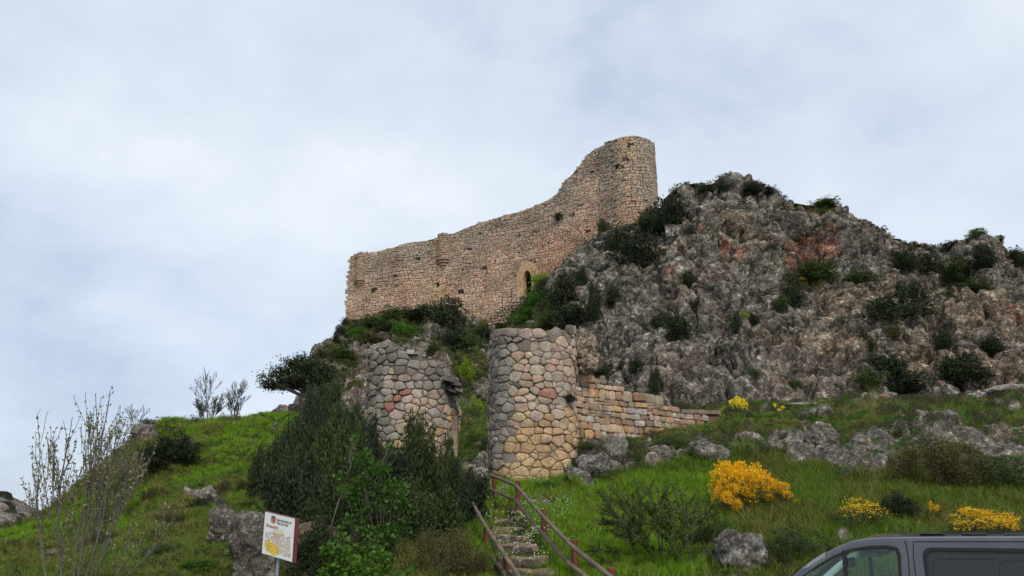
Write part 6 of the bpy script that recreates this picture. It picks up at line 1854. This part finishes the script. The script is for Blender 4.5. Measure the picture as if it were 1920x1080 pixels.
# ------------------------------------------------------------------ grass and ground cover (instanced tufts, uncountable)
def tuft_me(name, seed, n, h, spread, width, mat, lean=.35, segs=2):
    rs = np.random.RandomState(seed); V = []; Fc = []
    for k in range(n):
        a = rs.uniform(0, 6.28); q = spread * math.sqrt(rs.rand()); b = np.array((q * math.cos(a), q * math.sin(a), -.03))
        hh = h * rs.uniform(.45, 1.0); w = width * rs.uniform(.7, 1.3)
        d = np.array((rs.normal() * lean, rs.normal() * lean, 1.0)); sd_ = np.array((math.cos(a + 1.3), math.sin(a + 1.3), 0)) * w / 2
        p1 = b + d * hh * .55; d2 = d + np.array((rs.normal() * lean, rs.normal() * lean, -.15)); p2 = p1 + d2 * hh * .45
        i = len(V); V += [b - sd_, b + sd_, p1 + sd_ * .8, p1 - sd_ * .8, p2]
        Fc += [(i, i + 1, i + 2, i + 3), (i + 3, i + 2, i + 4)]
    me = bpy.data.meshes.new(name); me.from_pydata([tuple(v) for v in V], [], Fc); me.materials.append(mat); me.update(); return me
def gn_instance(name, me_pts, proto, label, cat):
    ng = bpy.data.node_groups.new('scatter_' + name, 'GeometryNodeTree')
    ng.interface.new_socket('Geometry', in_out='INPUT', socket_type='NodeSocketGeometry'); ng.interface.new_socket('Geometry', in_out='OUTPUT', socket_type='NodeSocketGeometry')
    gi = ng.nodes.new('NodeGroupInput'); go = ng.nodes.new('NodeGroupOutput')
    ip = ng.nodes.new('GeometryNodeInstanceOnPoints'); ob = ng.nodes.new('GeometryNodeObjectInfo'); ob.inputs['Object'].default_value = proto
    r_ = ng.nodes.new('GeometryNodeInputNamedAttribute'); r_.data_type = 'FLOAT_VECTOR'; r_.inputs['Name'].default_value = 'rot'
    s_ = ng.nodes.new('GeometryNodeInputNamedAttribute'); s_.data_type = 'FLOAT_VECTOR'; s_.inputs['Name'].default_value = 'scl'
    ng.links.new(gi.outputs[0], ip.inputs['Points']); ng.links.new(ob.outputs['Geometry'], ip.inputs['Instance'])
    ng.links.new(r_.outputs['Attribute'], ip.inputs['Rotation']); ng.links.new(s_.outputs['Attribute'], ip.inputs['Scale']); ng.links.new(ip.outputs[0], go.inputs[0])
    o = bpy.data.objects.new(name, me_pts); COL.objects.link(o)
    md = o.modifiers.new('scatter', 'NODES'); md.node_group = ng
    tag(o, label, cat, kind='stuff'); return o
def scatter(name, proto_me, P_, scl, label, cat, seed, tilt=.12):
    rs = np.random.RandomState(seed); n = len(P_)
    me = bpy.data.meshes.new(name); me.vertices.add(n); me.vertices.foreach_set('co', np.asarray(P_, np.float32).ravel())
    a = me.attributes.new('rot', 'FLOAT_VECTOR', 'POINT'); R_ = np.c_[rs.normal(size=(n, 2)) * tilt, rs.uniform(0, 6.28, n)]; a.data.foreach_set('vector', R_.astype(np.float32).ravel())
    a = me.attributes.new('scl', 'FLOAT_VECTOR', 'POINT'); S_ = np.repeat(np.asarray(scl)[:, None], 3, 1); a.data.foreach_set('vector', S_.astype(np.float32).ravel())
    proto = bpy.data.objects.new(name + '_tuft', proto_me)
    return gn_instance(name, me, proto, label, cat)
def sample(G, M_, n, seed, wfun, pxlim=(-260, 2350), ymin=0):
    """random points on a grid surface, weighted by area and by wfun(P, px, py, mask)"""
    rs = np.random.RandomState(seed)
    A = G[:-1, :-1]; B = G[:-1, 1:]; C_ = G[1:, :-1]
    ar = np.linalg.norm(np.cross(B - A, C_ - A), axis=2).ravel()
    ctr = ((B + C_) / 2).reshape(-1, 3); px_, py_ = proj(ctr); msk = M_[:-1, :-1].ravel()
    w = ar * wfun(ctr, px_, py_, msk) * ((px_ > pxlim[0]) & (px_ < pxlim[1]) & (ctr[:, 1] > 0))
    if n is None: n = int(w.sum())
    cdf = np.cumsum(w); idx = np.searchsorted(cdf, rs.rand(n) * cdf[-1])
    r0, c0 = np.unravel_index(idx, (G.shape[0] - 1, G.shape[1] - 1))
    a = rs.rand(n, 1); b = rs.rand(n, 1)
    return A[r0, c0] * (1 - a) * (1 - b) + B[r0, c0] * a * (1 - b) + C_[r0, c0] * (1 - a) * b + G[1:, 1:][r0, c0] * a * b
MG_green = leaf_mat('lush_grass', [(0.080, 0.175, 0.008), (0.13, 0.255, 0.010), (0.18, 0.30, 0.018)], trans=.3, patch=(.55, .56, .74, (.12, .14, .022)))
MG_olive = leaf_mat('mixed_grass', [(0.080, 0.115, 0.016), (0.125, 0.165, 0.022), (0.16, 0.17, 0.035), (0.19, 0.165, 0.06)], trans=.25, patch=(.35, .44, .58, (.10, .19, .018)))
MG_heath = leaf_mat('heath_cover', [(0.035, 0.042, 0.018), (0.060, 0.062, 0.028), (0.09, 0.075, 0.035)], trans=.15)
MG_scrub = leaf_mat('cliff_scrub', [(0.016, 0.024, 0.010), (0.032, 0.040, 0.016), (0.060, 0.066, 0.024)], trans=.15)
T_green = tuft_me('grass_tuft', 1, 26, .34, .16, .013, MG_green, lean=.28)
T_olive = tuft_me('grass_tuft', 2, 24, .30, .18, .014, MG_olive, lean=.34)
T_far = tuft_me('grass_tuft', 3, 20, .34, .26, .026, MG_olive, lean=.4)
T_farg = tuft_me('grass_tuft', 3, 20, .34, .26, .026, MG_green, lean=.4)
def cushion(seed, mat, n=150, r_=.22, leaf=.05):
    vf = clump_leaves(seed, 10, n // 10, r_, leaf, .5, flat=.6, clump_r=.35); return me_from('cushion_leaves', vf, mat)
gmask = lambda P_, px_, py_, m_: (1 - sstep(m_, .15, .5)) 
onp = lambda P_: 1 - .92 * ((np.abs(P_[:, 0] - (0.15 - 0.03 * (P_[:, 1] - 12))) < .50) & (P_[:, 1] < 21))
lush = lambda P_, px_, py_: sstep(px_, 880, 910) * (1 - sstep(px_, 1320, 1420)) * sstep(py_, 880, 900)
Pn = sample(hill_grid, hill_rk, None, 1, lambda P_, px_, py_, m_: 55 * gmask(P_, px_, py_, m_) * lush(P_, px_, py_) * (P_[:, 1] < 26) * onp(P_) * (P_[:, 1] > 10))
print('lush', len(Pn))
scatter('lush_grass', T_green, Pn, np.random.RandomState(1).uniform(.5, 1.15, len(Pn)), 'bright green grass on the slope beside the steps', 'grass', 1)
Pn = sample(hill_grid, hill_rk, None, 2, lambda P_, px_, py_, m_: 42 * gmask(P_, px_, py_, m_) * (1 - .8 * lush(P_, px_, py_)) * (P_[:, 1] < 23) * onp(P_) * (P_[:, 1] > 10))
print('olive', len(Pn))
scatter('meadow_grass', T_olive, Pn, np.random.RandomState(2).uniform(.5, 1.3, len(Pn)) * np.where(proj(Pn)[0] < 500, .8, 1.1), 'olive and straw coloured meadow grass on the lower slope', 'grass', 2)
Pn = sample(hill_grid, hill_rk, None, 3, lambda P_, px_, py_, m_: 24 * gmask(P_, px_, py_, m_) * (P_[:, 1] >= 22) * (P_[:, 1] < 46) * (px_ > 700))
print('far', len(Pn))
scatter('terrace_grass', T_far, Pn, np.random.RandomState(3).uniform(.35, 1.0, len(Pn)), 'rough grass covering the terrace below the cliff', 'grass', 3)
Pn = sample(hill_grid, hill_rk, None, 13, lambda P_, px_, py_, m_: 34 * gmask(P_, px_, py_, m_) * (P_[:, 1] >= 22) * (P_[:, 1] < 46) * (px_ <= 700))
gsel = fbm(Pn, 5.0, 3) + .25 * sstep(proj(Pn)[1], 880, 780) > .02
scatter('hill_grass', T_farg, Pn[gsel], np.random.RandomState(3).uniform(.3, .85, gsel.sum()), 'fresh green grass on the rounded hill', 'grass', 3)
scatter('hill_grass', T_far, Pn[~gsel], np.random.RandomState(4).uniform(.3, .9, (~gsel).sum()), 'olive grass in patches on the rounded hill', 'grass', 4)
Pn = sample(hill_grid, hill_rk, None, 4, lambda P_, px_, py_, m_: 2.2 * (fbm(P_, 2.2, 3) > .05) * (P_[:, 1] < 46) * (P_[:, 1] > 11) * (1 - .9 * lush(P_, px_, py_)) * onp(P_) * (.85 + .15 * (px_ > 1080)) * (1 + .8 * (px_ > 1080) * (P_[:, 1] > 21)))
scatter('heath_cushions', cushion(5, MG_heath), Pn, np.random.RandomState(4).uniform(.6, 1.7, len(Pn)), 'low brownish heath cushions among the rocks', 'ground cover', 5)
Pn = sample(hill_grid, hill_rk, None, 5, lambda P_, px_, py_, m_: 2.2 * (fbm(P_ + 40, 1.8, 3) > .08) * (P_[:, 1] < 40) * (P_[:, 1] > 11) * onp(P_))
scatter('leafy_weeds', cushion(6, ML['bright'], leaf=.06), Pn, np.random.RandomState(5).uniform(.4, 1.1, len(Pn)), 'leafy green weeds scattered in the grass', 'ground cover', 6)
MG_straw = leaf_mat('dry_stalks', [(0.20, 0.16, 0.07), (0.30, 0.24, 0.12), (0.16, 0.13, 0.06)], trans=.2)
T_straw = tuft_me('dry_tuft', 9, 12, .48, .16, .009, MG_straw, lean=.30)
Pn = sample(hill_grid, hill_rk, None, 21, lambda P_, px_, py_, m_: 7.0 * gmask(P_, px_, py_, m_) * sstep(fbm(P_ + 9, 2.5, 3), -.1, .4) * (P_[:, 1] > 11) * (P_[:, 1] < 40) * (1 - .85 * lush(P_, px_, py_)) * onp(P_))
scatter('dry_grass', T_straw, Pn, np.random.RandomState(21).uniform(.5, 1.1, len(Pn)), 'straw coloured dead stalks standing in the grass', 'grass', 22)
Pn = sample(hill_grid, hill_rk, None, 23, lambda P_, px_, py_, m_: 5.0 * sstep(m_, .5, .9) * sstep(fbm(P_ + 3, .8, 3), -.05, .3) * (P_[:, 1] > 15) * (P_[:, 1] < 42))
scatter('rock_tufts', T_olive, Pn, np.random.RandomState(23).uniform(.4, .9, len(Pn)), 'grass tufts growing out of the rocky band', 'grass', 24)
Pn = sample(hill_grid, hill_rk, None, 24, lambda P_, px_, py_, m_: 2.2 * sstep(m_, .5, .9) * sstep(fbm(P_ + 33, .9, 3), 0, .3) * (P_[:, 1] > 15) * (P_[:, 1] < 42))
scatter('rock_cushions', cushion(15, MG_heath), Pn, np.random.RandomState(24).uniform(.5, 1.2, len(Pn)), 'dark cushions tucked into the rocky band', 'ground cover', 25)
# white flowers near the handrails
rs_ = np.random.RandomState(9)
fl = leaf_quads(rs_.normal(size=(14, 3)) * (.12, .12, .05) + (0, 0, .33), rs_.normal(size=(14, 3)), np.full(14, .022), .9, rs_)
Pn = sample(hill_grid, hill_rk, 210, 6, lambda P_, px_, py_, m_: np.exp(-((px_ - 1000) / 60) ** 2 - ((py_ - 1010) / 60) ** 2) + .7 * np.exp(-((px_ - 930) / 30) ** 2 - ((py_ - 940) / 30) ** 2) + .15 * np.exp(-((px_ - 1320) / 60) ** 2 - ((py_ - 815) / 20) ** 2) + .3 * np.exp(-((px_ - 890) / 30) ** 2 - ((py_ - 780) / 40) ** 2))
scatter('white_flowers', me_from('flower_sprays', fl, ML['white']), Pn, rs_.uniform(.6, 1.2, len(Pn)), 'small white flowers sprinkled in the grass beside the handrails', 'flowers', 7)
# scrub and grass on the cliff ledges
slope_ok = lambda P_, s, t: sstep(fbm(P_, s, 3), t, t + .25)
Pn = sample(cliff_grid, cliff_grassy, None, 7, lambda P_, px_, py_, m_: 7.0 * sstep(m_, .4, .9) * (P_[:, 1] > 44))
scatter('mound_grass', T_far, Pn, np.random.RandomState(7).uniform(.6, 1.6, len(Pn)), 'green grass on the ledges of the castle mound', 'grass', 8)
Pn = sample(cliff_grid, cliff_grassy, None, 8, lambda P_, px_, py_, m_: 1.1 * slope_ok(P_, 3.0, .12) * (P_[:, 1] > 44) * (px_ > 600) + .9 * sstep(m_, .4, .9) + .7 * slope_ok(P_ + 60, 1.2, .25))
print('scrub', len(Pn))
scatter('cliff_scrub', cushion(8, MG_scrub, n=160, r_=.45, leaf=.13), Pn, np.random.RandomState(8).uniform(.4, 1.1, len(Pn)) * np.where(np.random.RandomState(9).rand(len(Pn)) < .05, 2.0, 1.0), 'small dark scrub caught in cracks of the cliff', 'ground cover', 9)
